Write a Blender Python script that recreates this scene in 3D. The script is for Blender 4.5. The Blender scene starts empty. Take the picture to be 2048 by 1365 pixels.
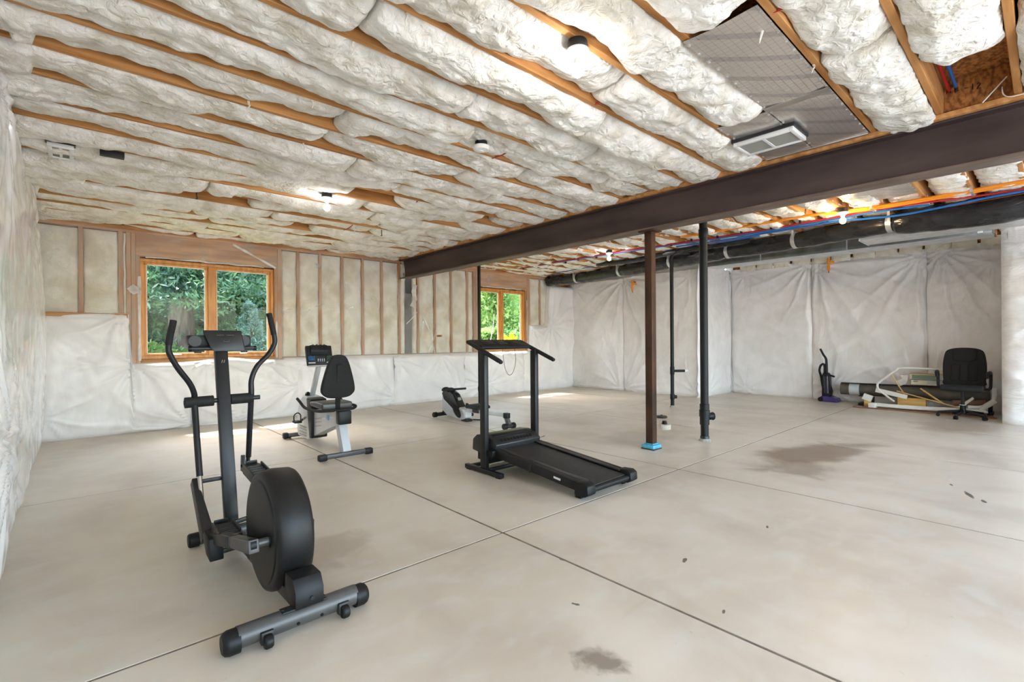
import bpy, bmesh, math, random
import numpy as np
from mathutils import Matrix, Vector

# ------------------------------------------------------------------ camera, world, sun, exposure
sc = bpy.context.scene
COL = sc.collection
H0 = 1.25                                   # camera height
YAW, PITCH, ROLL = math.radians(47.9095), math.radians(-0.0455), math.radians(-0.4192)
fw = Vector((math.cos(YAW), math.sin(YAW), 0)); rt = Vector((math.sin(YAW), -math.cos(YAW), 0)); up = Vector((0, 0, 1))
fw2 = fw * math.cos(PITCH) + up * math.sin(PITCH); up2 = up * math.cos(PITCH) - fw * math.sin(PITCH)
rt3 = rt * math.cos(ROLL) + up2 * math.sin(ROLL); up3 = up2 * math.cos(ROLL) - rt * math.sin(ROLL)
cam_data = bpy.data.cameras.new('camera'); cam = bpy.data.objects.new('camera', cam_data); COL.objects.link(cam)
cam_data.sensor_width = 36; cam_data.sensor_fit = 'HORIZONTAL'; cam_data.lens = 966.77 / 2048 * 36
cam_data.clip_start = 0.02; cam_data.clip_end = 200
cam.matrix_world = Matrix(((rt3.x, up3.x, -fw2.x, 0), (rt3.y, up3.y, -fw2.y, 0), (rt3.z, up3.z, -fw2.z, H0), (0, 0, 0, 1)))
sc.camera = cam

world = bpy.data.worlds.new('sky'); sc.world = world; world.use_nodes = True
wn = world.node_tree; bg = wn.nodes['Background']
sky = wn.nodes.new('ShaderNodeTexSky'); sky.sky_type = 'NISHITA'; sky.sun_disc = False
sky.sun_elevation = math.radians(52); sky.sun_rotation = math.radians(-19); sky.air_density = 1.2; sky.dust_density = 2.5
wn.links.new(sky.outputs[0], bg.inputs[0]); bg.inputs[1].default_value = 1.25

sun_d = bpy.data.lights.new('sun', 'SUN'); sun_d.energy = 7.0; sun_d.angle = math.radians(0.6); sun_d.color = (1, .96, .88)
sun = bpy.data.objects.new('sun', sun_d); COL.objects.link(sun)
sun.rotation_euler = Vector((0.35, -1.0, -1.37)).to_track_quat('-Z', 'Y').to_euler()
fl_d = bpy.data.lights.new('ceiling_fill_light', 'AREA'); fl_d.shape = 'DISK'; fl_d.size = 1.2; fl_d.energy = 20; fl_d.color = (.97, .97, 1)
fl = bpy.data.objects.new('ceiling_fill_light', fl_d); COL.objects.link(fl); fl.location = (2.2, -1.8, 1.45); fl.rotation_euler = (math.radians(180), 0, 0)   # added fill light, unseen behind the camera, aimed at the ceiling
BULB_EMIT = 72.0
BULB_COL = (1.0, .97, .96)
WARM_COL = (1.0, .74, .42)

vs = sc.view_settings; vs.view_transform = 'Standard'; vs.look = 'None'; vs.gamma = 1; vs.use_curve_mapping = False
vs.exposure = 1.2
sc.cycles.max_bounces = 8; sc.cycles.diffuse_bounces = 5; sc.cycles.glossy_bounces = 3; sc.cycles.adaptive_threshold = 0.02; sc.cycles.transparent_max_bounces = 16
sc.cycles.sample_clamp_indirect = 8

# ------------------------------------------------------------------ helpers
rnd = random.Random(7)
PI = math.pi
def perlin(x, y, seed=0):
    x = np.asarray(x, float); y = np.asarray(y, float)
    xi = np.floor(x).astype(np.int64); yi = np.floor(y).astype(np.int64); xf = x - xi; yf = y - yi
    def g(ix, iy, dx, dy):
        h = (ix * 374761393 + iy * 668265263 + seed * 1442695041) & 0xffffffff
        h = ((h ^ (h >> 13)) * 1274126177) & 0xffffffff; h = h ^ (h >> 16)
        a = (h & 0xffff) / 65536.0 * 2 * PI
        return np.cos(a) * dx + np.sin(a) * dy
    u = xf * xf * xf * (xf * (xf * 6 - 15) + 10); v = yf * yf * yf * (yf * (yf * 6 - 15) + 10)
    a = g(xi, yi, xf, yf); b = g(xi + 1, yi, xf - 1, yf); c = g(xi, yi + 1, xf, yf - 1); d = g(xi + 1, yi + 1, xf - 1, yf - 1)
    return ((a + u * (b - a)) * (1 - v) + (c + u * (d - c)) * v) * 1.5
def fbm(x, y, seed=0, o=3):
    s = 0; a = 1; f = 1
    for i in range(o):
        s = s + a * perlin(np.asarray(x) * f, np.asarray(y) * f, seed + i * 17); a *= .5; f *= 2.03
    return s

def link_mesh(name, me, parent=None):
    o = bpy.data.objects.new(name, me); COL.objects.link(o)
    if parent is not None: o.parent = parent
    return o
def mesh_np(name, V, F, m, parent=None, smooth=True):
    me = bpy.data.meshes.new(name); me.from_pydata([tuple(p) for p in V], [], [tuple(q) for q in F])
    if m: me.materials.append(m)
    if smooth: me.polygons.foreach_set('use_smooth', [True] * len(me.polygons))
    me.update()
    return link_mesh(name, me, parent)
def grid_mesh(name, P, m, parent=None, mask=None, smooth=True, flip=False):
    n, k = P.shape[:2]; V = P.reshape(-1, 3)
    I = np.arange(n * k).reshape(n, k)
    Q = np.stack([I[:-1, :-1], I[1:, :-1], I[1:, 1:], I[:-1, 1:]], -1).reshape(-1, 4)
    if mask is not None: Q = Q[mask.reshape(-1)]
    if flip: Q = Q[:, ::-1]
    me = bpy.data.meshes.new(name)
    me.vertices.add(len(V)); me.vertices.foreach_set('co', V.astype(np.float32).ravel())
    me.loops.add(Q.size); me.loops.foreach_set('vertex_index', Q.astype(np.int32).ravel())
    me.polygons.add(len(Q)); me.polygons.foreach_set('loop_start', np.arange(0, Q.size, 4, dtype=np.int32))
    me.polygons.foreach_set('use_smooth', np.full(len(Q), smooth))
    if m: me.materials.append(m)
    me.update(calc_edges=True); me.validate()
    return link_mesh(name, me, parent)

class MB:
    def __init__(s): s.v = []; s.f = []
    def add(s, V, F):
        b = len(s.v); s.v += [tuple(p) for p in V]; s.f += [tuple(i + b for i in q) for q in F]; return s
    def box(s, c, d, rot=None):
        x, y, z = d[0] / 2, d[1] / 2, d[2] / 2
        V = [Vector(p) for p in ((-x,-y,-z),(x,-y,-z),(x,y,-z),(-x,y,-z),(-x,-y,z),(x,-y,z),(x,y,z),(-x,y,z))]
        if rot is not None:
            M = Matrix.Rotation(rot, 3, 'Z') if not isinstance(rot, Matrix) else rot
            V = [M @ p for p in V]
        return s.add([p + Vector(c) for p in V], [(0,3,2,1),(4,5,6,7),(0,1,5,4),(1,2,6,5),(2,3,7,6),(3,0,4,7)])
    def lim(s, a, b): return s.box([(a[i] + b[i]) / 2 for i in range(3)], [abs(b[i] - a[i]) for i in range(3)])
    def bar(s, p, q, w, h, upv=(0, 0, 1), w2=None, h2=None):
        p = Vector(p); q = Vector(q); d = (q - p).normalized(); u = Vector(upv)
        r = d.cross(u); r = r.normalized() if r.length > 1e-4 else Vector((1, 0, 0)); u = r.cross(d)
        w2 = w if w2 is None else w2; h2 = h if h2 is None else h2
        V = []
        for o, a, b in ((p, w, h), (q, w2, h2)):
            V += [o - r*a/2 - u*b/2, o + r*a/2 - u*b/2, o + r*a/2 + u*b/2, o - r*a/2 + u*b/2]
        return s.add(V, [(0,1,2,3),(7,6,5,4),(0,4,5,1),(1,5,6,2),(2,6,7,3),(3,7,4,0)])
    def tube(s, pts, r, n=10, sm=0, caps=True):
        P = [Vector(p) for p in pts]
        R = list(r) if hasattr(r, '__len__') else [r] * len(P)
        if sm and len(P) > 2:
            Q = []; RR = []
            for i in range(len(P) - 1):
                a = P[max(i-1, 0)]; b = P[i]; c = P[i+1]; d = P[min(i+2, len(P)-1)]
                for k in range(sm):
                    t = k / sm
                    Q.append(.5 * ((2*b) + (c-a)*t + (2*a-5*b+4*c-d)*t*t + (3*b-a-3*c+d)*t**3)); RR.append(R[i]*(1-t)+R[i+1]*t)
            Q.append(P[-1]); RR.append(R[-1]); P = Q; R = RR
        T = []
        for i in range(len(P)):
            t = (P[min(i+1, len(P)-1)] - P[max(i-1, 0)]); T.append(t.normalized() if t.length > 1e-9 else Vector((0,0,1)))
        u = T[0].orthogonal().normalized(); V = []; F = []
        for i, (p, t) in enumerate(zip(P, T)):
            u = (u - t * u.dot(t)); u = u.normalized() if u.length > 1e-6 else t.orthogonal().normalized(); w = t.cross(u)
            for k in range(n):
                a = 2*PI*k/n; V.append(p + (u*math.cos(a) + w*math.sin(a)) * R[i])
        for i in range(len(P)-1):
            for k in range(n): F.append((i*n+k, i*n+(k+1)%n, (i+1)*n+(k+1)%n, (i+1)*n+k))
        if caps: F.append(tuple(range(n))[::-1]); F.append(tuple((len(P)-1)*n+k for k in range(n)))
        return s.add(V, F)
    def cyl(s, p, q, r, n=20, r2=None): return s.tube([p, q], [r, r if r2 is None else r2], n)
    def lathe(s, prof, c=(0,0,0), axis=(0,0,1), n=24):
        a = Vector(axis).normalized(); u = a.orthogonal().normalized(); w = a.cross(u); c = Vector(c); V = []; F = []
        for r, h in prof:
            for k in range(n):
                t = 2*PI*k/n; V.append(c + a*h + (u*math.cos(t) + w*math.sin(t)) * max(r, 1e-4))
        for i in range(len(prof)-1):
            for k in range(n): F.append((i*n+k, i*n+(k+1)%n, (i+1)*n+(k+1)%n, (i+1)*n+k))
        F.append(tuple(range(n))[::-1]); F.append(tuple((len(prof)-1)*n+k for k in range(n)))
        return s.add(V, F)
    def prism(s, poly, axis, lo, hi, shrink=None):
        # poly: list of 2d points in the two other axes (order x,y,z without axis); shrink: scale of the hi face about centroid
        n = len(poly); V = []
        cx = sum(p[0] for p in poly)/n; cy = sum(p[1] for p in poly)/n
        for h, k in ((lo, 1.0), (hi, 1.0 if shrink is None else shrink)):
            for a, b in poly:
                q = [cx + (a-cx)*k, cy + (b-cy)*k]; q.insert(axis, h); V.append(q)
        F = [tuple(range(n))[::-1], tuple(range(n, 2*n))] + [(i, (i+1)%n, n+(i+1)%n, n+i) for i in range(n)]
        return s.add(V, F)
    def ball(s, c, r, n=14, m=8):
        r = (r, r, r) if not hasattr(r, '__len__') else r
        prof = [(math.sin(PI*i/m), -math.cos(PI*i/m)) for i in range(m+1)]
        b = len(s.v); s.lathe(prof, (0,0,0), (0,0,1), n)
        for i in range(b, len(s.v)): p = s.v[i]; s.v[i] = (c[0]+p[0]*r[0], c[1]+p[1]*r[1], c[2]+p[2]*r[2])
        return s
    def xf(s, M):
        s.v = [tuple(M @ Vector(p)) for p in s.v]; return s
    def build(s, name, m, parent=None, bevel=0, angle=35, seg=2):
        me = bpy.data.meshes.new(name); me.from_pydata(s.v, [], s.f); me.materials.append(m)
        bm = bmesh.new(); bm.from_mesh(me); bmesh.ops.recalc_face_normals(bm, faces=bm.faces)
        if bevel:
            E = [e for e in bm.edges if len(e.link_faces) == 2 and e.calc_face_angle(0) > math.radians(40)]
            if E: bmesh.ops.bevel(bm, geom=E, offset=bevel, segments=seg, affect='EDGES', profile=.5, clamp_overlap=True)
        bm.to_mesh(me); bm.free()
        me.polygons.foreach_set('use_smooth', [True]*len(me.polygons)); me.set_sharp_from_angle(angle=math.radians(angle)); me.update()
        return link_mesh(name, me, parent)

def thing(name, label, cat, loc=(0,0,0), rz=0, group=None):
    o = bpy.data.objects.new(name, None); COL.objects.link(o); o.empty_display_size = .1
    o.location = loc; o.rotation_euler = (0, 0, rz); return tag(o, label, cat, group)
def tag(o, label, cat, group=None):
    o['label'] = label; o['category'] = cat
    if group: o['group'] = group
    return o
def struct(o): o['kind'] = 'structure'; return o
def shell(name):
    o = bpy.data.objects.new(name, None); COL.objects.link(o); o.empty_display_size = .1; return struct(o)
def catmull_closed(pts, n=6):
    out = []; k = len(pts)
    for i in range(k):
        a, b, c, d = (Vector(pts[(i+j-1) % k]) for j in range(4))
        for s_ in range(n):
            t = s_/n; q = .5*((2*b)+(c-a)*t+(2*a-5*b+4*c-d)*t*t+(3*b-a-3*c+d)*t**3); out.append(tuple(q))
    return out

# ------------------------------------------------------------------ materials
def srgb(r, g, b):
    return tuple(((c/255)/12.92 if c/255 <= .04045 else ((c/255+.055)/1.055)**2.4) for c in (r, g, b)) + (1,)
def mk(name, c1, c2=None, rough=.5, metal=0, scale=5, stretch=(1,1,1), detail=4, lo=.35, hi=.65, bump=0, bscale=None, bdist=.01, rough2=None, spec=.5, coat=0, bstretch=None, distort=0):
    m = bpy.data.materials.new(name); m.use_nodes = True; N = m.node_tree.nodes; L = m.node_tree.links; b = N['Principled BSDF']
    b.inputs['Base Color'].default_value = c1; b.inputs['Roughness'].default_value = rough; b.inputs['Metallic'].default_value = metal
    b.inputs['Specular IOR Level'].default_value = spec; b.inputs['Coat Weight'].default_value = coat
    tc = N.new('ShaderNodeTexCoord')
    def noise(scl, st, det):
        mp = N.new('ShaderNodeMapping'); mp.inputs['Scale'].default_value = st; L.new(tc.outputs['Object'], mp.inputs[0])
        n = N.new('ShaderNodeTexNoise'); n.inputs['Scale'].default_value = scl; n.inputs['Detail'].default_value = det; n.inputs['Distortion'].default_value = distort; L.new(mp.outputs[0], n.inputs[0]); return n
    if c2 is not None:
        n = noise(scale, stretch, detail); r = N.new('ShaderNodeValToRGB'); r.color_ramp.elements[0].position = lo; r.color_ramp.elements[1].position = hi
        r.color_ramp.elements[0].color = c1; r.color_ramp.elements[1].color = c2; L.new(n.outputs[0], r.inputs[0]); L.new(r.outputs[0], b.inputs['Base Color'])
        if rough2 is not None:
            mr = N.new('ShaderNodeMapRange'); mr.inputs[1].default_value = lo; mr.inputs[2].default_value = hi; mr.inputs[3].default_value = rough; mr.inputs[4].default_value = rough2
            L.new(n.outputs[0], mr.inputs[0]); L.new(mr.outputs[0], b.inputs['Roughness'])
    if bump:
        n2 = noise(bscale or scale*4, bstretch or stretch, 5); bp = N.new('ShaderNodeBump'); bp.inputs['Strength'].default_value = bump; bp.inputs['Distance'].default_value = bdist
        L.new(n2.outputs[0], bp.inputs['Height']); L.new(bp.outputs[0], b.inputs['Normal'])
    return m
def S(*a): return srgb(*a)

M = {}
M['fluff'] = mk('fiberglass', S(214,205,186), S(245,240,231), rough=1, scale=5.5, detail=8, lo=.3, hi=.56, bump=.85, bscale=20, bdist=.035, spec=.1, distort=.7)
M['fluff_wall'] = mk('fiberglass_wall', S(212,200,172), S(241,236,222), rough=1, scale=3.2, detail=6, lo=.3, hi=.58, bump=.5, bscale=30, bdist=.015, spec=.1)
M['joist'] = mk('joist_wood', S(168,112,58), S(208,152,94), rough=.7, scale=6, stretch=(.25,3,3), detail=5, bump=.15, bscale=40, bdist=.003, spec=.3)
M['stud'] = mk('stud_wood', S(168,116,74), S(196,146,102), rough=.7, scale=6, stretch=(3,3,.3), detail=5, bump=.1, bscale=40, bdist=.003, spec=.3)
M['header'] = mk('header_wood', S(168,116,72), S(204,154,106), rough=.7, scale=5, stretch=(.4,3,3), detail=6, bump=.1, bscale=40, bdist=.003, spec=.3)
M['frame'] = mk('window_wood', S(198,128,52), S(224,160,84), rough=.4, scale=8, stretch=(2,2,.3), spec=.5)
M['osb'] = mk('osb', S(120,70,28), S(190,125,62), rough=.8, scale=26, stretch=(1,1.6,1), detail=2, bump=.3, bscale=40, bdist=.004)
M['steel'] = mk('mill_steel', S(56,44,42), S(88,72,69), rough=.5, metal=.3, scale=2.2, stretch=(2,.4,2), detail=7, lo=.3, hi=.7, bump=.08, bscale=30, bdist=.003)
M['flange'] = mk('dusty_floorlit_flange', S(92,76,66), S(124,106,92), rough=.6, metal=.2, scale=5, stretch=(2,.4,2), detail=6)  # dusty steel, lightened further for floor light on the underside
M['rust'] = mk('rusty_steel', S(50,30,18), S(82,50,28), rough=.6, metal=.2, scale=7, stretch=(1,1,.35), detail=7, bump=.1, bscale=60, bdist=.002)
M['plastic'] = mk('white_poly', S(234,230,230), S(245,242,242), rough=.30, scale=2, bump=.22, bscale=9, bdist=.02, bstretch=(1,1,.25), spec=.5, distort=.8)
M['plastic_wrk'] = mk('white_poly_crinkled', S(232,227,225), S(244,240,239), rough=.28, scale=2, bump=.4, bscale=12, bdist=.025, bstretch=(1,1.0,.35), spec=.6, distort=1.0)
M['plastic_end'] = mk('white_poly_end', S(230,225,222), S(243,239,236), rough=.3, scale=2, bump=.6, bscale=5, bdist=.035, bstretch=(1,.6,2.2), spec=.5, distort=1.8)
M['film_left'] = mk('clear_poly_over_batts', S(232,230,229), S(246,244,243), rough=.17, scale=2.4, bump=.10, bscale=14, bdist=.03, bstretch=(1,1.0,.22), spec=.8, distort=1.0, coat=.4)
M['black'] = mk('black_plastic', S(17,17,17), rough=.5, spec=.35)
M['black_soft'] = mk('black_foam', S(15,14,14), S(23,22,22), rough=.75, scale=60, bump=.1, bscale=200, bdist=.001)
M['blackpaint'] = mk('black_powder_coat', S(22,22,23), rough=.42, spec=.4)
M['abs'] = mk('black_abs', S(20,19,18), S(28,27,26), rough=.45, scale=4, spec=.35)
M['graymetal'] = mk('gray_painted_metal', S(78,76,74), S(92,90,88), rough=.42, metal=.3, scale=5)
M['dgray'] = mk('dark_gray_metal', S(42,42,42), S(54,54,54), rough=.4, metal=.3, scale=5)
M['silver'] = mk('silver_plastic', S(186,189,192), S(204,206,208), rough=.38, scale=5)
M['chrome'] = mk('chrome', S(190,186,178), rough=.18, metal=1)
M['galv'] = mk('galvanised', S(196,199,200), S(222,224,224), rough=.34, metal=.75, scale=9, detail=2, rough2=.42)
M['galv_dark'] = mk('galvanised_shaded', S(112,116,116), S(136,139,139), rough=.3, metal=.9, scale=5)  # galvanised sheet with its dark reflection put into the colour
M['foil'] = mk('foil', S(190,186,182), S(208,204,200), rough=.25, metal=.9, scale=3)
M['white'] = mk('white_enamel', S(232,231,227), rough=.4)
M['pvcwhite'] = mk('white_vinyl', S(228,224,214), S(238,235,228), rough=.45, scale=6)
M['ductwrap'] = mk('duct_wrap', S(26,26,28), S(44,44,46), rough=.2, scale=3, bump=.6, bscale=9, bdist=.03, bstretch=(1.4,.5,1.4), distort=1)
M['red'] = mk('red_pex', S(170,28,30), rough=.35)
M['blue'] = mk('blue_pex', S(30,104,180), rough=.35)
M['orange'] = mk('orange_pipe', S(244,150,34), rough=.4)
M['copper'] = mk('copper', S(190,104,60), rough=.3, metal=.9)
M['grille'] = mk('grille_gray', S(150,148,140), rough=.6)
M['joint'] = mk('joint_dust', S(112,100,88), S(140,128,114), rough=.9, scale=12)
M['dark'] = mk('dark_void', S(30,27,25), rough=.9)
def emit(name, col, s):
    m = bpy.data.materials.new(name); m.use_nodes = True; N = m.node_tree.nodes; N.remove(N['Principled BSDF'])
    e = N.new('ShaderNodeEmission'); e.inputs[0].default_value = col + (1,); e.inputs[1].default_value = s
    m.node_tree.links.new(e.outputs[0], N['Material Output'].inputs[0]); return m
M['bulb'] = emit('lit_bulb', BULB_COL, BULB_EMIT); M['bulb_warm'] = emit('lit_bulb_warm', WARM_COL, BULB_EMIT*3.4)
def clear(name, tint, fac, rough):
    m = bpy.data.materials.new(name); m.use_nodes = True; N = m.node_tree.nodes; L = m.node_tree.links; N.remove(N['Principled BSDF'])
    t = N.new('ShaderNodeBsdfTransparent'); t.inputs[0].default_value = tint; g = N.new('ShaderNodeBsdfGlossy'); g.inputs['Roughness'].default_value = rough
    lw = N.new('ShaderNodeLayerWeight'); lw.inputs[0].default_value = .25
    mm = N.new('ShaderNodeMath'); mm.operation = 'MULTIPLY'; mm.inputs[1].default_value = fac; L.new(lw.outputs['Fresnel'], mm.inputs[0])
    x = N.new('ShaderNodeMixShader'); L.new(mm.outputs[0], x.inputs[0]); L.new(t.outputs[0], x.inputs[1]); L.new(g.outputs[0], x.inputs[2]); L.new(x.outputs[0], N['Material Output'].inputs[0]); return m
M['glass'] = clear('window_glass', (.96,.98,.97,1), .3, .0)
def film(name, cover):
    m = bpy.data.materials.new(name); m.use_nodes = True; N = m.node_tree.nodes; L = m.node_tree.links; b = N['Principled BSDF']
    b.inputs['Base Color'].default_value = S(232,229,222); b.inputs['Roughness'].default_value = .25
    t = N.new('ShaderNodeBsdfTransparent'); x = N.new('ShaderNodeMixShader')
    tc = N.new('ShaderNodeTexCoord'); n = N.new('ShaderNodeTexNoise'); n.inputs['Scale'].default_value = 1.3; n.inputs['Detail'].default_value = 3; n.inputs['Distortion'].default_value = 2
    L.new(tc.outputs['Object'], n.inputs[0]); mr = N.new('ShaderNodeMapRange'); mr.inputs[1].default_value = .3; mr.inputs[2].default_value = .75; mr.inputs[3].default_value = cover*.5; mr.inputs[4].default_value = cover*1.7
    L.new(n.outputs[0], mr.inputs[0]); L.new(mr.outputs[0], x.inputs[0]); L.new(t.outputs[0], x.inputs[1]); L.new(b.outputs[0], x.inputs[2])
    bp = N.new('ShaderNodeBump'); bp.inputs['Strength'].default_value = .6; bp.inputs['Distance'].default_value = .03; n2 = N.new('ShaderNodeTexNoise'); n2.inputs['Scale'].default_value = 5; n2.inputs['Distortion'].default_value = 2
    L.new(tc.outputs['Object'], n2.inputs[0]); L.new(n2.outputs[0], bp.inputs['Height']); L.new(bp.outputs[0], b.inputs['Normal'])
    L.new(x.outputs[0], N['Material Output'].inputs[0]); return m
M['film'] = film('clear_poly_film', .21)
M['film_white'] = film('milky_poly_film', .6)

# concrete floor, with its own stains and a painted patch of warm light
def concrete():
    m = bpy.data.materials.new('sealed_concrete'); m.use_nodes = True; N = m.node_tree.nodes; L = m.node_tree.links; b = N['Principled BSDF']
    g = N.new('ShaderNodeNewGeometry'); P = g.outputs['Position']
    def noise(s, d, dist=0, st=(1,1,1)):
        mp = N.new('ShaderNodeMapping'); mp.inputs['Scale'].default_value = st; L.new(P, mp.inputs[0])
        n = N.new('ShaderNodeTexNoise'); n.inputs['Scale'].default_value = s; n.inputs['Detail'].default_value = d; n.inputs['Distortion'].default_value = dist; L.new(mp.outputs[0], n.inputs[0]); return n.outputs[0]
    def rng(v, a, b_, c=0, d=1):
        r = N.new('ShaderNodeMapRange'); r.interpolation_type = 'SMOOTHSTEP'; r.inputs[1].default_value = a; r.inputs[2].default_value = b_; r.inputs[3].default_value = c; r.inputs[4].default_value = d; L.new(v, r.inputs[0]); return r.outputs[0]
    def mix(f, a, c, mode='MIX'):
        x = N.new('ShaderNodeMix'); x.data_type = 'RGBA'; x.blend_type = mode
        for s_, v in ((x.inputs[0], f), (x.inputs[6], a), (x.inputs[7], c)):
            if isinstance(v, (tuple, float, int)): s_.default_value = v
            else: L.new(v, s_)
        return x.outputs[2]
    def mth(op, a, c):
        x = N.new('ShaderNodeMath'); x.operation = op
        for s_, v in ((x.inputs[0], a), (x.inputs[1], c)):
            if isinstance(v, (float, int)): s_.default_value = v
            else: L.new(v, s_)
        return x.outputs[0]
    base = mix(rng(noise(.7, 5, .6), .3, .7), S(209,195,175), S(226,213,195))
    base = mix(mth('MULTIPLY', rng(noise(1.7, 8, .5, (1, .6, 1)), .40, .75), .6), base, S(188,172,154))
    base = mix(mth('MULTIPLY', rng(noise(6.5, 9, .4, (.6, 1, 1)), .42, .8), .5), base, S(222,216,206))
    base = mix(mth('MULTIPLY', rng(noise(26, 4), .68, .8), .25), base, S(140,124,106))
    base = mix(mth('MULTIPLY', rng(noise(5, 3, .3, (.25, 2.2, 1)), .62, .85), .15), base, S(140,128,114))
    sp = N.new('ShaderNodeSeparateXYZ'); L.new(P, sp.inputs[0])
    def blob(cx, cy, rx, ry, ang, col, k, nz=3.0, base=None, edge=.45):
        ca, sa = math.cos(ang), math.sin(ang)
        dx = mth('SUBTRACT', sp.outputs[0], cx); dy = mth('SUBTRACT', sp.outputs[1], cy)
        a = mth('DIVIDE', mth('ADD', mth('MULTIPLY', dx, ca), mth('MULTIPLY', dy, sa)), rx)
        c = mth('DIVIDE', mth('SUBTRACT', mth('MULTIPLY', dy, ca), mth('MULTIPLY', dx, sa)), ry)
        r = mth('SQRT', mth('ADD', mth('MULTIPLY', a, a), mth('MULTIPLY', c, c)), 0)
        r = mth('ADD', r, mth('MULTIPLY', mth('SUBTRACT', noise(nz, 6, .5), .5), 1.5))
        f = mth('MULTIPLY', rng(r, 1.05, edge, 0, 1), k)
        return mix(f, base, col)
    base = blob(5.9, 1.72, 1.15, .42, -.25, S(122,98,74), .8, 2.2, base)
    base = blob(5.15, 1.55, .45, .3, 0, S(126,104,80), .6, 3, base)
    base = blob(1.515, 1.17, .09, .12, .5, S(122,108,92), .75, 14, base)
    base = blob(9.2, .9, 1.0, .5, 0, S(150,122,94), .5, 2, base)  # warm tan painted in where the warm bulb lights the floor
    base = blob(5.3, 3.5, .6, .5, 0, S(176,164,150), .6, 2.5, base)
    base = blob(1.1, 2.9, .35, .25, .4, S(166,148,126), .5, 5, base)
    for cx, cy, rx, ry in ((5.25,.42,.10,.02),(5.12,.33,.05,.015),(5.5,.55,.03,.01),(2.55,1.38,.03,.012),(2.05,1.85,.008,.03),(3.5,3.9,.12,.02),(3.4,1.25,.03,.01),(2.2,1.0,.02,.008),(4.5,4.4,.1,.02),(1.75,1.5,.01,.02)):
        base = blob(cx, cy, rx, ry, .3, S(70,62,56), .85, 30, base, .7)
    L.new(base, b.inputs['Base Color'])
    L.new(rng(noise(1.6, 6, .8), .3, .7, .31, .40), b.inputs['Roughness']); b.inputs['Specular IOR Level'].default_value = .5
    bp = N.new('ShaderNodeBump'); bp.inputs['Strength'].default_value = .12; bp.inputs['Distance'].default_value = .01; L.new(noise(3.5, 8), bp.inputs['Height']); L.new(bp.outputs[0], b.inputs['Normal'])
    return m
M['concrete'] = concrete()
def mesh_st(*a, **k):
    o = mesh_np(*a, **k); o['kind'] = 'stuff'; return o

# ------------------------------------------------------------------ the setting: floor of saw-cut slabs
HJ = 2.90                                     # underside of the joists
YW = 8.65                                     # inner face of the studs of the window wall
XR, XA = 9.9, 11.32                           # right wall, alcove wall
floor = struct(MB().lim((-.6,-4,-.16), (11.7,9.0,-.05)).build('floor', M['dark']))
gx = [-.6, 2.056, 4.30, 6.51, 8.72, 11.7]; gy = [-4, -.55, 2.382, 5.29, 9.0]
for i in range(5):
    for j in range(4):
        MB().lim((gx[i]+.009, gy[j]+.009, -.05), (gx[i+1]-.009, gy[j+1]-.009, 0)).build('floor_slab', M['concrete'], floor)

for x in gx[1:-1]: MB().lim((x-.0095,-4,-.02),(x+.0095,9.0,-.003)).build('joint_filler', M['joint'], floor)
for y in gy[1:-1]: MB().lim((-.6,y-.0095,-.02),(11.7,y+.0095,-.0032)).build('joint_filler', M['joint'], floor)
# ------------------------------------------------------------------ ceiling: subfloor, joists, fibreglass batts
ceiling = struct(MB().lim((-.6,-4,HJ+.24), (11.7,9.0,HJ+.27)).build('ceiling', M['osb']))
JY = [.525 + .4*k for k in range(-9, 21)]
for y in JY:
    lo = -.45; 
    MB().lim((lo, y-.02, HJ), (4.98, y+.02, HJ+.238)).build('joist', M['joist'], ceiling, bevel=.003, seg=1)
    MB().lim((4.84, y+.021, HJ), (XA, y+.06, HJ+.238)).build('joist', M['joist'], ceiling, bevel=.003, seg=1)

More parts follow.
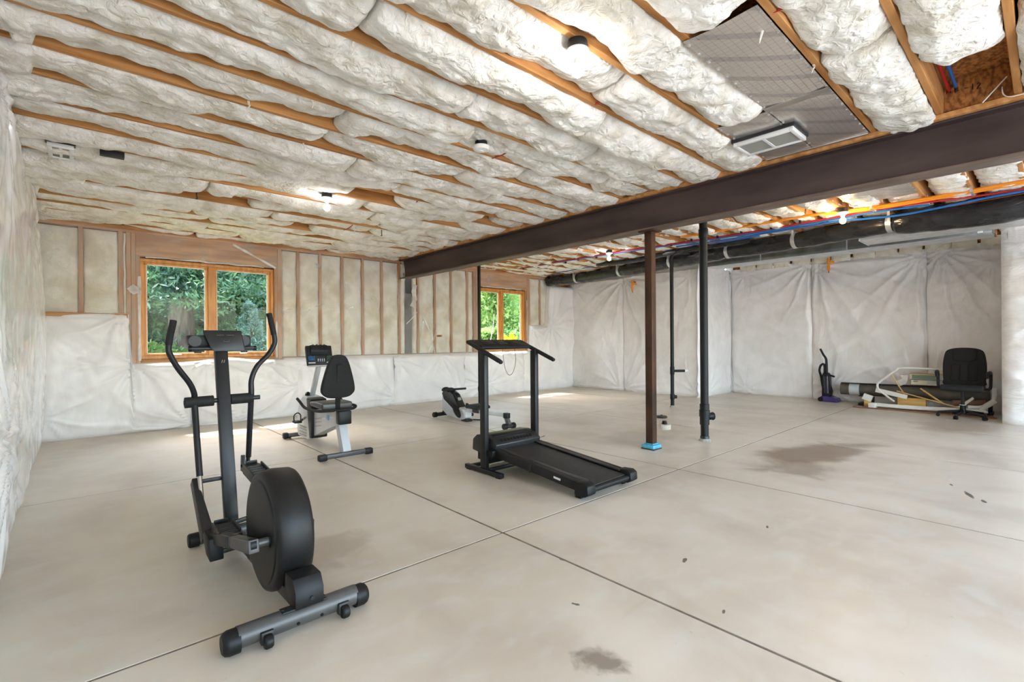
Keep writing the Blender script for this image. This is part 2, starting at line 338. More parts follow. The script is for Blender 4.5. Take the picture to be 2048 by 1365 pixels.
def batt(x0, x1, ya, yb, res, seed, gap=.035, bulge=.05, cover=0., rough=1., mat=None, mat_par=None, endgap=.05, sagend=0.):
    nx = max(6, int((x1-x0)/res)); x = np.linspace(x0, x1, nx+1)
    nt = max(8, int((yb-ya)/res*1.05)); t = np.linspace(-1, 1, nt+1)
    far = HJ + np.clip(gap + .062*fbm(x*1.1, 0*x+seed*.37, seed, 3), -.05, .13)
    near = HJ + np.clip(.01 + .05*fbm(x*1.3, 0*x+seed*.11, seed+5, 3), -.05, .07)
    b = bulge + .03*fbm(x*.8, 0*x+.5, seed+9, 2)
    ov = np.clip(cover + .06*np.exp(-(x-x0*0+.42)/.5) - .028 + .05*fbm(x*1.0, 0*x+.2, seed+13, 3), 0, .036)         # fluff that hangs over the joist edge
    far = np.where(ov > .004, np.minimum(far, HJ-.012-ov*.3), far)
    ov2 = np.clip(cover*.6 - .035 + .05*fbm(x*1.2, 0*x+.7, seed+21, 3), 0, .018)
    near = np.where(ov2 > .004, np.minimum(near, HJ-.01-ov2*.3), near)
    yA = ya + .022 + .012*fbm(x*4, 0*x, seed+2, 3) - ov2; yB = yb - .026 - np.clip(.03*fbm(x*3, 0*x+3, seed+3, 3), -.004, .03) + ov
    X = np.repeat(x[:, None], nt+1, 1); T = np.repeat(t[None], nx+1, 0)
    Y = yA[:, None] + (T+1)/2*(yB-yA)[:, None]
    Z = near[:, None]*(1-(T+1)/2) + far[:, None]*(T+1)/2 - b[:, None]*(1-np.abs(T)**3)
    n1 = fbm(X*4.2, Y*6, seed+31, 2); n2 = perlin(X*13, Y*15, seed+41); n3 = perlin(X*30+n1, Y*34, seed+51)
    Z = Z + rough*(.020*n1 +   .007*n2 + .004*n3 - .010*np.abs(perlin(X*6+n1*.6, Y*9, seed+61)))
    Y = Y + rough*(.010*perlin(X*9, Y*9, seed+71) + .006*n3)*(1-.5*np.abs(T))
    d0 = np.minimum(X-x0, x1-X); Z = Z + .05*np.exp(-d0/.035) - sagend*np.exp(-(x1-X)/.25)
    rows = [np.stack([X, Y, Z], -1)]
    P = rows[0]
    sideA = []; sideB = []
    for dz, dy in ((.16, .012), (.06, .012)):
        sideA.append(np.stack([x, yA+dy, np.maximum(near+dz, HJ+dz)], -1)); sideB.append(np.stack([x, yB-dy, np.maximum(far+dz, HJ+dz)], -1))
    P = np.concatenate([np.stack(sideA, 1), P, np.stack(sideB[::-1], 1)], 1)
    e0 = P[0].copy(); e1 = P[-1].copy(); e0[:, 2] = HJ+.2; e1[:, 2] = HJ+.2; e0[:, 0] += endgap*.4; e1[:, 0] -= endgap*.4
    P = np.concatenate([e0[None], P, e1[None]], 0)
    return grid_mesh('insulation_batt', P, mat or M['fluff'], ceiling if mat_par is None else mat_par)

# left of the beam: bay k lies between JY[k] and JY[k+1]
for i in range(len(JY)):
    ya = JY[i]; yb = JY[i+1] if i+1 < len(JY) else 8.72
    k = round((ya-.525)/.4)
    r = .014 if 1 <= k <= 9 else (.017 if k > 9 else .022)
    if k < 0: r = .03
    if k < -2: r = .06
    L0, L1 = -.42, 4.80
    cuts = [L0, L1]
    rr = random.Random(100+k)
    c1 = rr.choice([1.0, 1.45, 2.0, 2.5]) + rr.uniform(-.15,.15); c2 = c1 + rr.uniform(1.3, 2.0)
    segs = [(L0, c1), (c1, min(c2, 4.1)), (min(c2, 4.1), L1)]
    gap = .018 + rr.uniform(-.018, .02); cover = -.02
    if k == 1: segs = [(L0, .9), (.9, 2.50)]                               # then the metal panning
    if k == 2: segs = [(L0, 1.4), (1.4, 3.72)]
    if k == 0: segs = [(L0, 1.6), (1.6, 3.3), (3.3, 4.86)]
    if k == -1: segs = [(L0, 1.7), (1.7, 3.86)]                            # an open bay by the beam
    if k == 11: segs = [(L0, 2.28), (2.86, 4.05), (4.35, L1)]              # a bare stretch beside the far bulb
    if k == 14: segs = [(L0, .9), (1.55, 3.2), (3.2, L1)]
    if k == 16: segs = [(L0, 1.1), (1.1, 2.3), (2.55, L1)]
    for a, b_ in segs:
        batt(a+.006, b_-.006, ya, yb, r, 1000+k*37+int(a*10), gap=gap, bulge=.045 if k > 4 else .06, cover=cover if k != 13 else .05, rough=1.0 if k < 10 else .7, sagend=.05 if (k == 0 and b_ > 4.5) else 0)
    for a, b_ in ((5.10, 7.3), (7.3, 9.3), (9.3, 11.2)):
        if k == 2 and a < 7: a, b_ = 5.9, 7.3
        if k == 1 and a < 6: continue
        batt(a+.006, b_-.006, ya, yb, .03, 5000+k*31+int(a*10), gap=.055, bulge=.04, cover=-.02)
# wisps of torn fibre hanging from the batts
def wisp(x, y, z, L, s):
    rw = random.Random(s); pts = [(x, y, z+.03)]; 
    for q in range(4): p = pts[-1]; pts.append((p[0]+rw.uniform(-.012,.014), p[1]+rw.uniform(-.012,.012), p[2]-L/4))
    MB().tube(pts, [.009,.008,.006,.004,.002], 6, 3).build('fibre_wisp', M['fluff'], ceiling)
for q, (x, y, L) in enumerate(((.95,4.95,.09),(1.42,4.12,.10),(1.55,4.5,.07),(1.15,2.55,.10),(1.25,2.16,.10),(2.72,1.0,.09),(3.3,.93,.08),(1.5,.95,.10),(2.9,2.2,.06),(3.9,1.75,.06),(2.15,3.75,.06),(1.2,3.35,.08),(.9,3.7,.07),(3.1,6.9,.07),(1.9,6.6,.06))):
    wisp(x, y, HJ-.005, L, q)

# nailer plate on the beam
MB().lim((4.74, -3.9, 2.862), (4.98, 8.5, HJ-.001)).build('nailer_plate', M['joist'], ceiling, bevel=.002, seg=1)

# ------------------------------------------------------------------ window wall
W1 = (.69, 2.465, 1.02, 2.47); W2 = (6.79, 8.26, 1.05, 2.47)
wall_back = shell('wall_back')
xs = [-.6, W1[0], W1[1], W2[0], W2[1], 11.7]
sh = MB()
sh.lim((xs[0], 8.79, 0), (xs[1], 8.82, 3.14)); sh.lim((xs[2], 8.79, 0), (xs[3], 8.82, 3.14)); sh.lim((xs[4], 8.79, 0), (xs[5], 8.82, 3.14))
for w in (W1, W2): sh.lim((w[0], 8.79, 0), (w[1], 8.82, w[2])); sh.lim((w[0], 8.79, w[3]), (w[1], 8.82, 3.14))
sh.build('sheathing', M['osb'], wall_back)
def stud(xa, xb, z0, z1, y0=YW, m='stud', nm='stud'): MB().lim((xa, y0, z0), (xb, 8.79, z1)).build(nm, M[m], wall_back, bevel=.003, seg=1)
ZP = 2.86
stud(-.42, 9.4, ZP-.045, ZP+.045, nm='top_plate', m='header')
stud(-.42, .545, 1.60, 1.66, y0=YW-.10, nm='sill_plate', m='header'); stud(2.63, 6.6, .96, 1.0, nm='sill_plate', m='header'); stud(8.43, 9.3, 1.58, 1.62, nm='sill_plate', m='header')
SX = [(.035,.085),(.45,.50)]
for a, b_ in SX: stud(a, b_, 1.66, ZP-.045)
for a, b_ in ((.535,.585),(.59,.638),(.64,W1[0]-.002)): stud(a, b_, .95, ZP-.045)
for a, b_ in ((W1[1]+.002,2.52),(2.525,2.59)): stud(a, b_, .97, ZP-.045)
for x in (2.859,3.236,3.636,4.032,4.421,4.80,5.225,5.634,6.055,6.487): stud(x-.022, x+.022, 1.0, ZP-.045)
for a, b_ in ((6.66,6.72),(6.725,W2[0]-.002),(W2[1]+.002,8.33),(8.335,8.43)): stud(a, b_, 1.0, ZP-.045)
for x in (8.79,9.12): stud(x-.022, x+.022, 1.6, ZP-.045)
stud(W1[0]-.05, W1[1]+.05, W1[3]+.035, ZP-.047, y0=YW-.006, m='header', nm='header_board')
stud(W2[0]-.05, W2[1]+.05, W2[3]+.02, ZP-.047, y0=YW-.006, m='header', nm='header_board')
stud(W1[0], W1[1], .95, W1[2]-.002, nm='rough_sill', m='header'); stud(W2[0], W2[1], .97, W2[2]-.002, nm='rough_sill', m='header')
# dark panel in the gap under the end of the steel beam
MB().lim((4.93,8.70,1.0),(5.10,8.785,2.6)).build('dark_panel', mk('dark_panel', S(74,74,76), S(96,96,96), rough=.6, scale=3, stretch=(2,1,.4)), wall_back)
def wbatt(xa, xb, z0, z1, seed, bulge=.028, step=.022):
    nx = max(6, int((xb-xa)/step)); nz = max(6, int((z1-z0)/step)); x = np.linspace(xa, xb, nx+1); z = np.linspace(z0, z1, nz+1)
    X, Z = np.meshgrid(x, z, indexing='ij'); a = (X-xa)/(xb-xa)*2-1; c = (Z-z0)/(z1-z0)*2-1
    Yy = YW + .03 - bulge*(1-np.abs(a)**4)*(1-np.abs(c)**14) + .012*fbm(X*5, Z*3, seed, 3) + .004*perlin(X*25, Z*25, seed+3)
    X = X + .010*fbm(Z*3, X*0, seed+8, 3)*np.abs(a)
    P = np.stack([X, Yy, Z], -1); fr = P[:1].copy(); fr[..., 1] = 8.78; ba = P[-1:].copy(); ba[..., 1] = 8.78
    grid_mesh('insulation_batt', np.concatenate([fr, P, ba], 0), M['fluff_wall'], wall_back)
bx = [-.40, .035, .085, .45]
wbatt(-.40, .035, 1.67, 2.80, 1); wbatt(.09, .448, 1.67, 2.80, 2); wbatt(.502, .534, 1.67, 2.80, 3, .02, .012)
prev = 2.60
for i, x in enumerate((2.859,3.236,3.636,4.032,4.421,4.80)):
    wbatt(prev+.004, x-.026, 1.005, 2.80, 10+i); prev = x+.022
wbatt(4.83, 4.925, 1.005, 2.80, 17, .02); wbatt(5.105, 5.2, 1.005, 2.80, 18, .03); prev = 5.25
for i, x in enumerate((5.634,6.055,6.487,6.66)):
    wbatt(prev+.006, x-.028, 1.005, 2.80, 20+i); prev = x+.022
prev = 8.432
for i, x in enumerate((8.79,9.12,9.4)): wbatt(prev+.004, x-.026, 1.63, 2.80, 30+i); prev = x+.022
# torn scrap of white plastic and a short pipe stub on the wall
MB().lim((5.68,8.52,1.34),(5.72,8.66,1.38)).build('wood_block', M['header'], wall_back)

# clear film stretched over the studs (cut out at the windows)
nx, nz = 300, 64
X, Z = np.meshgrid(np.linspace(-.35, 9.35, nx), np.linspace(.95, 2.84, nz), indexing='ij')
Yf = YW - .036 + .006*fbm(X*2, Z*2, 77, 3) - .0012*np.abs(perlin(X*5+Z*3, Z*1.5-X, 78))
cx = (X[:-1,:-1]+X[1:,1:])/2; cz = (Z[:-1,:-1]+Z[1:,1:])/2
keep = np.ones(cx.shape, bool)
for w in (W1, W2): keep &= ~((cx > w[0]-.01) & (cx < w[1]+.01) & (cz > w[2]-.05) & (cz < w[3]+.02))
keep &= ~((cx > 4.72) & (cx < 5.1) & (cz > 2.45)); keep &= ~((cx > 4.9) & (cx < 5.2) & (cz > 2.2))
grid_mesh('clear_film', np.stack([X, Yf, Z], -1), M['film'], wall_back, keep)
# curled edges of the cut film round the windows and loose creased strips
def strip(pts, w, m='film_white'):
    P = [Vector(p) for p in pts]; V = []; F = []
    for i, p in enumerate(P):
        t = (P[min(i+1, len(P)-1)]-P[max(i-1, 0)]).normalized(); r = t.cross(Vector((0,1,0))).normalized()*w*(.7+.6*rnd.random())/2
        V += [p-r, p+r+Vector((0,-.012*rnd.random(),0))]
    for i in range(len(P)-1): F.append((2*i, 2*i+1, 2*i+3, 2*i+2))
    mesh_np('film_strip', V, F, M[m], wall_back)
strip([(W1[0]-.012, 8.615, 1.0+.1*i) for i in range(13)], .035); strip([(W1[1]+.03, 8.615, 1.0+.1*i) for i in range(7)], .03)
strip([(W2[1]+.02, 8.615, 1.05+.12*i) for i in range(11)], .03); strip([(1.85+.09*i, 8.60, 2.80-.045*i) for i in range(8)], .03)
strip([(W2[0]+.1+.12*i, 8.615, W2[3]+.015+.008*(i%3)) for i in range(11)], .025)
strip([(W1[0]+.06+.13*i, 8.64, W1[3]+.012+.006*(i%3)) for i in range(13)], .02)
strip([(4.86,8.60,2.84),(4.84,8.56,2.7),(4.88,8.55,2.58),(4.83,8.57,2.45)], .09); strip([(5.13,8.6,2.40),(5.08,8.58,2.25),(5.12,8.59,2.1),(5.05,8.6,1.95)], .10)
strip([(4.92,8.6,1.6),(5.05,8.59,1.72),(5.18,8.6,1.85)], .02); strip([(.57,8.6,2.05),(.62,8.59,2.0),(.64,8.6,1.95)], .10)
strip([(5.3,8.6,1.8),(5.5,8.57,1.35),(5.55,8.55,1.0)], .02); strip([(5.62,8.6,1.45),(5.5,8.57,1.2),(5.4,8.55,1.0)], .03)

# windows
def window(idx, w):
    x0, x1, z0, z1 = w; root = shell('window_%d' % idx); t = .045; ya, yb = 8.68, 8.80
    f = MB(); f.lim((x0,ya,z0),(x1,yb,z0+t)); f.lim((x0,ya,z1-t),(x1,yb,z1)); f.lim((x0,ya,z0+t),(x0+t,yb,z1-t)); f.lim((x1-t,ya,z0+t),(x1,yb,z1-t))
    f.build('window_frame', M['frame'], root, bevel=.004, seg=1)
    xm = (x0+x1)/2 + (-.005 if idx == 1 else .0)
    MB().lim((xm-.045,ya-.004,z0+t),(xm+.045,yb,z1-t)).build('mullion', M['frame'], root, bevel=.005, seg=1)
    for a, b_ in ((x0+t, xm-.045), (xm+.045, x1-t)):
        s = MB(); q = .03; y2, y3 = 8.70, 8.775; zz0, zz1 = z0+t, z1-t
        s.lim((a,y2,zz0),(b_,y3,zz0+q)); s.lim((a,y2,zz1-q),(b_,y3,zz1)); s.lim((a,y2,zz0+q),(a+q,y3,zz1-q)); s.lim((b_-q,y2,zz0+q),(b_,y3,zz1-q))
        so = s.build('sash', M['frame'], root, bevel=.005, seg=1)
        g = MB(); e = .012; g.lim((a+q,8.742,zz0+q),(a+q+e,8.752,zz1-q)); g.lim((b_-q-e,8.742,zz0+q),(b_-q,8.752,zz1-q)); g.lim((a+q,8.742,zz1-q-e),(b_-q,8.752,zz1-q)); g.lim((a+q,8.742,zz0+q),(b_-q,8.752,zz0+q+e)); g.build('glazing_bead', M['white'], so)
        MB().lim((a+q,8.745,zz0+q),(b_-q,8.749,zz1-q)).build('pane', M['glass'], so)
        MB().lim(((a+b_)/2-.06,8.685,zz0+.004),((a+b_)/2+.05,8.70,zz0+.024)).build('sash_lock', M['galv'], so, bevel=.003)
window(1, W1); window(2, W2)

# ------------------------------------------------------------------ white plastic over insulated concrete
def creases(U, Vv, pts, amp, seed):
    o = 0*U
    for i, (pu, pv, Lr, k, a0) in enumerate(pts):
        dx = U-pu; dz = Vv-pv; r = np.hypot(dx, dz)+1e-3; th = np.arctan2(dz, dx)
        w = np.sin(k*th + 2.2*perlin(r*1.2+seed, th*1.5, seed+i) + i)
        o = o + amp*a0*(np.where(w > 0, np.abs(w)**3, -.35*np.abs(w)**1.5))*np.exp(-r/Lr)*np.clip(r/.10, 0, 1)
    return o
def wrinkle(U, Vv, seed, s=1.0):
    n = fbm(U*1.1, Vv*.8, seed, 2)
    return s*(.012*fbm(U*2.2+n, Vv*1.6, seed+1, 3) - .008*np.abs(perlin(U*5+2*n, Vv*2.6+n, seed+2)) - .004*np.abs(perlin(U*11+3*n, Vv*7-n, seed+3)))

def back_sheet(x0, x1, hf, seed, pts, zstep=.03, xstep=.03, ledge=None):
    x0 -= .02; x1 += .02; nx = int((x1-x0)/xstep); xx = np.linspace(x0, x1, nx+1); nz = 90
    h = hf(xx); s = np.linspace(0, 1, nz)
    X = np.repeat(xx[:, None], nz, 1); Hh = np.repeat(h[:, None], nz, 1)
    Z = Hh*s[None]
    top = (Hh-Z)
    dep = np.sqrt(np.clip(1-(1-np.clip(top/.10, 0, 1))**2, 0, 1))
    # side roll-off where the height steps
    step = np.abs(np.gradient(h, xx)); side = np.ones_like(xx)
    for xs_, zlow, sgn in STEPS:
        d = (xx-xs_)*sgn
        side_d = np.where(d > -.001, np.clip(d/.09, 0, 1), 1)
        prof = np.sqrt(np.clip(1-(1-side_d)**2, 0, 1)); 
        near = (np.abs(xx-xs_) < .4)
        mask = ((Z > zlow+.05) & near[:, None] & (d > -.001)[:, None])
        dep = np.where(mask, dep*prof[:, None], dep)
    bul = .035*fbm(X*1.0, Z*1.0, seed, 2)+.03*np.sin(np.clip(Z/np.maximum(Hh, .5), 0, 1)*PI)
    seam = .03*(np.exp(-(X-x0)/.05)+np.exp(-(x1-X)/.05))
    Yy = 8.68 - dep*(.17+bul + wrinkle(X, Z, seed+5, .8) + creases(X, Z, pts, .034, seed) - seam) 
    Yy = Yy + .045*np.exp(-Z/.03)
    grid_mesh('plastic_sheet', np.stack([X, Yy, Z], -1), M['plastic'], wall_back)
STEPS = [(.57, 1.0, -1), (8.335, 1.0, 1)]
def hts(x):
    h = np.full_like(x, 1.0)
    h = np.where(x < 2.6, .97+.05*np.exp(-((x-1.75)/.35)**2), h)
    h = np.where(x < .57, 1.665+.015*np.sin(x*4), h)
    h = np.where(x > 8.335, 1.64, h); h = np.where(x > 8.93, 1.64+(2.68-1.64)*np.clip((x-8.93)/.07, 0, 1), h); return h
back_sheet(-.36, 1.30, hts, 11, [(.45,1.62,.9,9,1.2),(1.25,.05,.8,12,1.1),(.62,.95,.5,10,1),(-.3,.3,.5,8,.7)])
back_sheet(1.30, 2.78, hts, 12, [(1.5,.98,.5,14,1.3),(1.9,.02,.9,12,1),(2.75,.5,.6,10,.8),(2.3,.9,.4,10,.7)])
back_sheet(2.78, 4.62, hts, 13, [(2.85,.95,.6,12,.9),(4.6,.15,.9,12,1),(3.6,.98,.4,9,.6)])
back_sheet(4.62, 6.30, hts, 14, [(4.65,.9,.6,12,.9),(6.2,.05,.9,14,1),(5.7,.95,.5,10,.8)])
back_sheet(6.30, 8.10, hts, 15, [(6.9,.25,1.0,16,1.4),(7.5,1.0,.5,12,.8),(8.1,.5,.5,10,.6)])
back_sheet(8.10, XR+.10, hts, 16, [(9.0,1.6,.9,14,1.5),(8.4,1.55,.6,9,.9),(9.8,.1,.8,10,.8)], xstep=.025)

def side_sheet(parent, axis, c, u0, u1, top, seed, pts, m, out, amp=1., ustep=.025, bulge=.04, foot=.0, name='plastic_sheet', topfn=None, rough=1., nz=110, fold=0., foldz=0.):
    # sheet on a vertical plane; axis 0: plane x=c running along y; axis 1: plane y=c running along x; out: direction towards the room
    nu = max(4, int(abs(u1-u0)/ustep)); u = np.linspace(u0, u1, nu+1); s = np.linspace(0, 1, nz)
    U = np.repeat(u[:, None], nz, 1); h = np.full_like(u, top) if topfn is None else topfn(u); Z = h[:, None]*s[None]
    a = np.minimum(np.abs(U-u0), np.abs(u1-U)); 
    d = bulge*(1-np.exp(-a/.10))*np.sin(np.clip(Z/top*.9+.08, 0, 1)*PI)**.5 + .03*fbm(U*.8, Z*.8, seed, 2) + wrinkle(U, Z, seed+5, rough) + creases(U, Z, pts, .027*amp, seed) - .03*np.exp(-a/.03) + fold*.03*np.abs(perlin(U*2.2+.25*perlin(U*1.5, Z*.7, seed+80), Z*.35, seed+81)) - foldz*.03*np.abs(perlin(Z*4.5+.5*perlin(U*2, Z*2, seed+83), U*1.6, seed+84)) - .04*np.exp(-Z/.03)
    if axis == 0: P = np.stack([c+out*d, U, Z], -1)
    else: P = np.stack([U, c+out*d, Z], -1)
    return grid_mesh(name, P, M[m], parent)
wall_right = shell('wall_right')
MB().lim((XR+.12, 4.95, 0),(XR+.2, 8.9, 3.14)).build('foundation', M['galv'] if 0 else M['white'], wall_right)
side_sheet(wall_right, 0, XR, 8.66, 6.92, 2.74, 41, [(6.95,2.7,.8,12,1.3),(7.0,.05,.8,14,1.2),(8.4,2.6,.5,9,.7),(8.4,.1,.6,9,.7)], 'plastic_wrk', -1)
side_sheet(wall_right, 0, XR, 6.93, 4.93, 2.76, 42, [(6.85,2.7,1.1,16,1.8),(6.85,.1,.9,13,1.3),(5.2,2.6,.6,9,.8),(5.1,.1,.5,9,.9)], 'plastic_wrk', -1)
side_sheet(wall_right, 1, 4.96, 9.84, XA+.12, 2.84, 43, [(11.2,2.75,.8,10,1),(10.2,.1,.7,12,1.2),(11.2,.1,.6,9,1)], 'plastic', -1, bulge=.04)
wall_alcove = shell('wall_alcove')
MB().lim((XA+.14, -.1, 0),(XA+.22, 5.1, 3.14)).build('foundation', M['white'], wall_alcove)
AS = 3.26
side_sheet(wall_alcove, 0, XA, 4.92, AS, 2.84, 51, [(AS+.05,2.78,1.0,15,1.6),(4.6,2.7,.7,11,1),(4.6,.1,.6,10,.9)], 'plastic_wrk', -1)
side_sheet(wall_alcove, 0, XA, AS, 1.44, 2.84, 52, [(AS-.08,2.74,1.4,20,2.0),(1.55,2.7,1.1,16,1.7),(2.9,.3,.8,14,1.2),(1.6,.3,.8,13,1)], 'plastic_wrk', -1, bulge=.06)
side_sheet(wall_alcove, 0, XA, 1.44, .40, 2.84, 53, [(1.25,2.76,1.3,18,2.0),(.6,2.5,.8,12,1),(1.3,.3,.9,12,1.4)], 'plastic_wrk', -1)
# yellowish batt ends packed into the rim above the alcove sheet, with bare wood between them
for i in range(12):
    ya = 4.70-.36*i; yb = ya-(.335+.02*math.sin(i*2.3))
    x = np.linspace(yb, ya, 12); Z, Y = np.meshgrid(np.linspace(2.78, 2.93, 6), x, indexing='ij')
    P = np.stack([XA-.02-.05*np.clip(np.sin((Y-yb)/.33*PI),0,1)**.4+.02*fbm(Y*9, Z*9, 60+i, 2), Y, Z], -1); grid_mesh('insulation_batt', P, M['fluff_wall'], wall_alcove)
MB().lim((XA+.06,.3,2.7),(XA+.12,4.9,3.1)).build('rim_board', M['osb'], wall_alcove)
wall_end = shell('wall_end')
side_sheet(wall_end, 0, XR-.02, .44, -1.2, 2.86, 61, [(.3,2.6,.6,12,1.2),(.1,1.5,.7,14,1.0),(.0,.5,.7,11,1.2),(-.8,2.0,.6,9,1)], 'plastic_end', -1, bulge=.10, rough=.9, ustep=.02, amp=.35, foldz=1.3)
side_sheet(wall_end, 1, .38, 9.88, XA+.1, 2.86, 62, [(10.5,1.5,.7,9,1)], 'plastic_end', 1, bulge=.03)
MB().lim((XR+.14,-3.9,0),(XR+.2,.3,3.14)).build('foundation', M['white'], wall_end)
# left wall: glossy film sagging over the batts
wall_left = shell('wall_left')
MB().lim((-.55,-4,0),(-.47,8.9,3.14)).build('foundation', M['white'], wall_left)
def topl(u): return 2.86+.03*np.sin(u*2.1)
pl = [(4.0,2.7,1.1,13,1.6),(5.6,2.6,1.0,12,1.3),(7.2,2.5,1.0,12,1.2),(3.4,.8,.9,15,1.8),(4.6,.5,.8,14,1.3),(6.2,.7,.9,13,1.2),(7.9,.4,.8,11,.9),(2.6,1.8,.9,14,1.5)]
side_sheet(wall_left, 0, -.36, 8.56, 4.4, 2.86, 71, pl, 'film_left', 1, amp=.5, bulge=.07, rough=.45, topfn=topl, fold=1.0)
side_sheet(wall_left, 0, -.34, 4.4, 1.2, 2.86, 72, pl, 'film_left', 1, amp=.5, bulge=.06, rough=.5, fold=1.0, topfn=topl, ustep=.016, nz=170)
side_sheet(wall_left, 0, -.36, 1.2, -3.9, 2.86, 73, [], 'film_left', 1, bulge=.03, ustep=.05)
# rear wall behind the camera; wide opening added to let sky light in
wall_front = shell('wall_front')
rw = MB(); rw.lim((-.6,-4,0),(-.2,-3.85,3.14)); rw.lim((9.7,-4,0),(10.2,-3.85,3.14)); rw.lim((-.2,-4,2.88),(9.7,-3.85,3.14)); rw.lim((4.7,-4,0),(5.1,-3.85,2.88)); rw.build('rear_wall', M['white'], wall_front)

# ------------------------------------------------------------------ outdoors
ground = struct(MB().lim((-30,8.83,-.1),(50,60,.62)).build('ground', mk('lawn', S(70,92,40), S(112,130,62), rough=.95, scale=3, detail=8, bump=.5, bscale=30, bdist=.05)))
struct(MB().lim((-20,-40,-.4),(40,-4.01,-.12)).build('rear_bounce_slab', mk('rear_bounce_slab', S(170,165,155), rough=.9)))  # unseen slab added to bounce daylight through the rear opening
struct(MB().lim((-3,8.83,3.2),(14,9.75,3.32)).build('roof_eave', M['white']))
def leafmat(n, a, b_, tr=.35):
    m = mk(n, a, b_, rough=.6, scale=1.2, detail=3); N = m.node_tree.nodes; L = m.node_tree.links; b = N['Principled BSDF']
    t = N.new('ShaderNodeBsdfTranslucent'); x = N.new('ShaderNodeMixShader'); x.inputs[0].default_value = tr
    src = b.inputs['Base Color'].links[0].from_socket; L.new(src, t.inputs[0]); L.new(b.outputs[0], x.inputs[1]); L.new(t.outputs[0], x.inputs[2]); L.new(x.outputs[0], N['Material Output'].inputs[0]); return m
LM = {'spruce': leafmat('spruce_needles', S(44,74,54), S(108,140,92)), 'blue': leafmat('blue_spruce_needles', S(104,134,118), S(150,176,156)),
      'oak': leafmat('broad_leaves', S(92,130,60), S(188,206,120), .5), 'shrub': leafmat('shrub_leaves', S(80,122,62), S(160,186,100), .45), 'yellow': leafmat('goldenrod', S(222,196,20), S(250,226,60), .4)}
M['bark'] = mk('bark', S(84,70,62), S(132,116,104), rough=.9, scale=6, stretch=(2,2,.4), bump=.5, bscale=14, bdist=.04)
def leaves(C, size, seed, aspect=.4):
    rg = np.random.RandomState(seed); n = len(C); a = rg.randn(n,3); a /= np.linalg.norm(a, axis=1)[:,None]; b_ = rg.randn(n,3); b_ -= (a*b_).sum(1)[:,None]*a; b_ /= np.linalg.norm(b_, axis=1)[:,None]
    s = size*(.6+.8*rg.rand(n))[:,None]; a *= s; b_ *= s*aspect
    V = np.stack([C-a, C+b_, C+a, C-b_], 1).reshape(-1,3); F = np.arange(4*n).reshape(n,4); return V, F
def spruce_mesh(h, rad, seed, nb=130, per=80, size=.12, z0=.5):
    rg = np.random.RandomState(seed); out = []
    for i in range(nb):
        t = i/nb; z = z0+(h-z0)*t; L_ = rad*(1-t)**.8*(.75+.5*rg.rand())+.1; a = rg.rand()*2*PI; s = np.sqrt(rg.rand(per)); 
        drop = -.45*L_*s**1.5+.15*L_*s; lat = (rg.randn(per))*.16*L_*(.4+s); hang = -np.abs(rg.randn(per))*.13
        x = np.cos(a)*L_*s-np.sin(a)*lat; y = np.sin(a)*L_*s+np.cos(a)*lat; out.append(np.stack([x, y, z+drop+hang], -1))
    return leaves(np.concatenate(out), size, seed+1, .30)
def blob_mesh(c, r, n, size, seed, clumps=30):
    rg = np.random.RandomState(seed); cc = rg.randn(clumps,3); cc /= np.linalg.norm(cc, axis=1)[:,None]; cc *= (rg.rand(clumps)**.4)[:,None]*np.array(r)
    q = cc[rg.randint(0, clumps, n)] + rg.randn(n,3)*np.array(r)*.17 + np.array(c); return leaves(q, size, seed+1, .5)
def plant(name, label, loc, V, F, m, trunk=None, group=None, cat='tree'):
    r = thing(name, label, cat, loc, 0, group); mesh_st('foliage', V, F, LM[m], r, smooth=False)
    if trunk: 
        mb = MB(); mb.tube([(0,0,-.1),(.03,0,trunk[1]*.5),(0,.02,trunk[1])], [trunk[0]*1.25, trunk[0], trunk[0]*.6], 10, 3); mb.build('trunk', M['bark'], r)
    return r
G0 = .62
plant('spruce_tree', 'large dark spruce with a thick bare trunk, seen through the left window', (2.05,15.2,G0), *spruce_mesh(5.6,2.8,3,190,300,.075,2.3), 'spruce', (.27,5))
plant('spruce_tree', 'small pale blue spruce behind the right pane of the left window', (3.05,12.6,G0), *spruce_mesh(1.65,.42,4,80,90,.04,.15), 'blue', (.03,1.3))
plant('spruce_tree', 'spruce with dense green boughs at the right edge of the left window', (4.7,15.5,G0), *spruce_mesh(5.6,2.6,5,170,260,.075,.5), 'spruce', (.2,5))
plant('spruce_tree', 'dark spruce at the left edge of the left window', (.2,16.5,G0), *spruce_mesh(5.6,2.6,6,160,260,.08,.4), 'spruce', (.2,5))
bk = spruce_mesh(6.6,3.4,8,200,330,.13,.05); bkm = None
for i, (x, y) in enumerate([(-4+2.7*q, 20.5+(q%2)*2.2+q*.25) for q in range(14)]):
    r = thing('spruce_tree', 'distant spruce in the wood line behind the yard trees', 'tree', (x,y,G0), i*.8, 'wood line beyond the windows')
    if bkm is None: o = mesh_st('foliage', bk[0], bk[1], LM['spruce'], r, smooth=False); bkm = o.data
    else: link_mesh('foliage', bkm, r)['kind'] = 'stuff'
plant('broadleaf_tree', 'sunlit broad-leaved tree filling the left pane of the right window', (12.6,15.2,G0), *blob_mesh((0,0,2.4),(1.7,1.6,2.2),16000,.075,20,70), 'oak', (.12,3))
plant('broadleaf_tree', 'sunlit broad-leaved tree behind the right pane of the right window', (15.8,16.6,G0), *blob_mesh((0,0,2.4),(1.9,1.6,2.3),16000,.075,21,70), 'oak', (.12,3))
plant('shrub', 'low green shrub under the small blue spruce outside', (4.0,12.8,G0), *blob_mesh((0,0,.4),(.8,.5,.45),3000,.07,22), 'shrub', None, None, 'shrub')
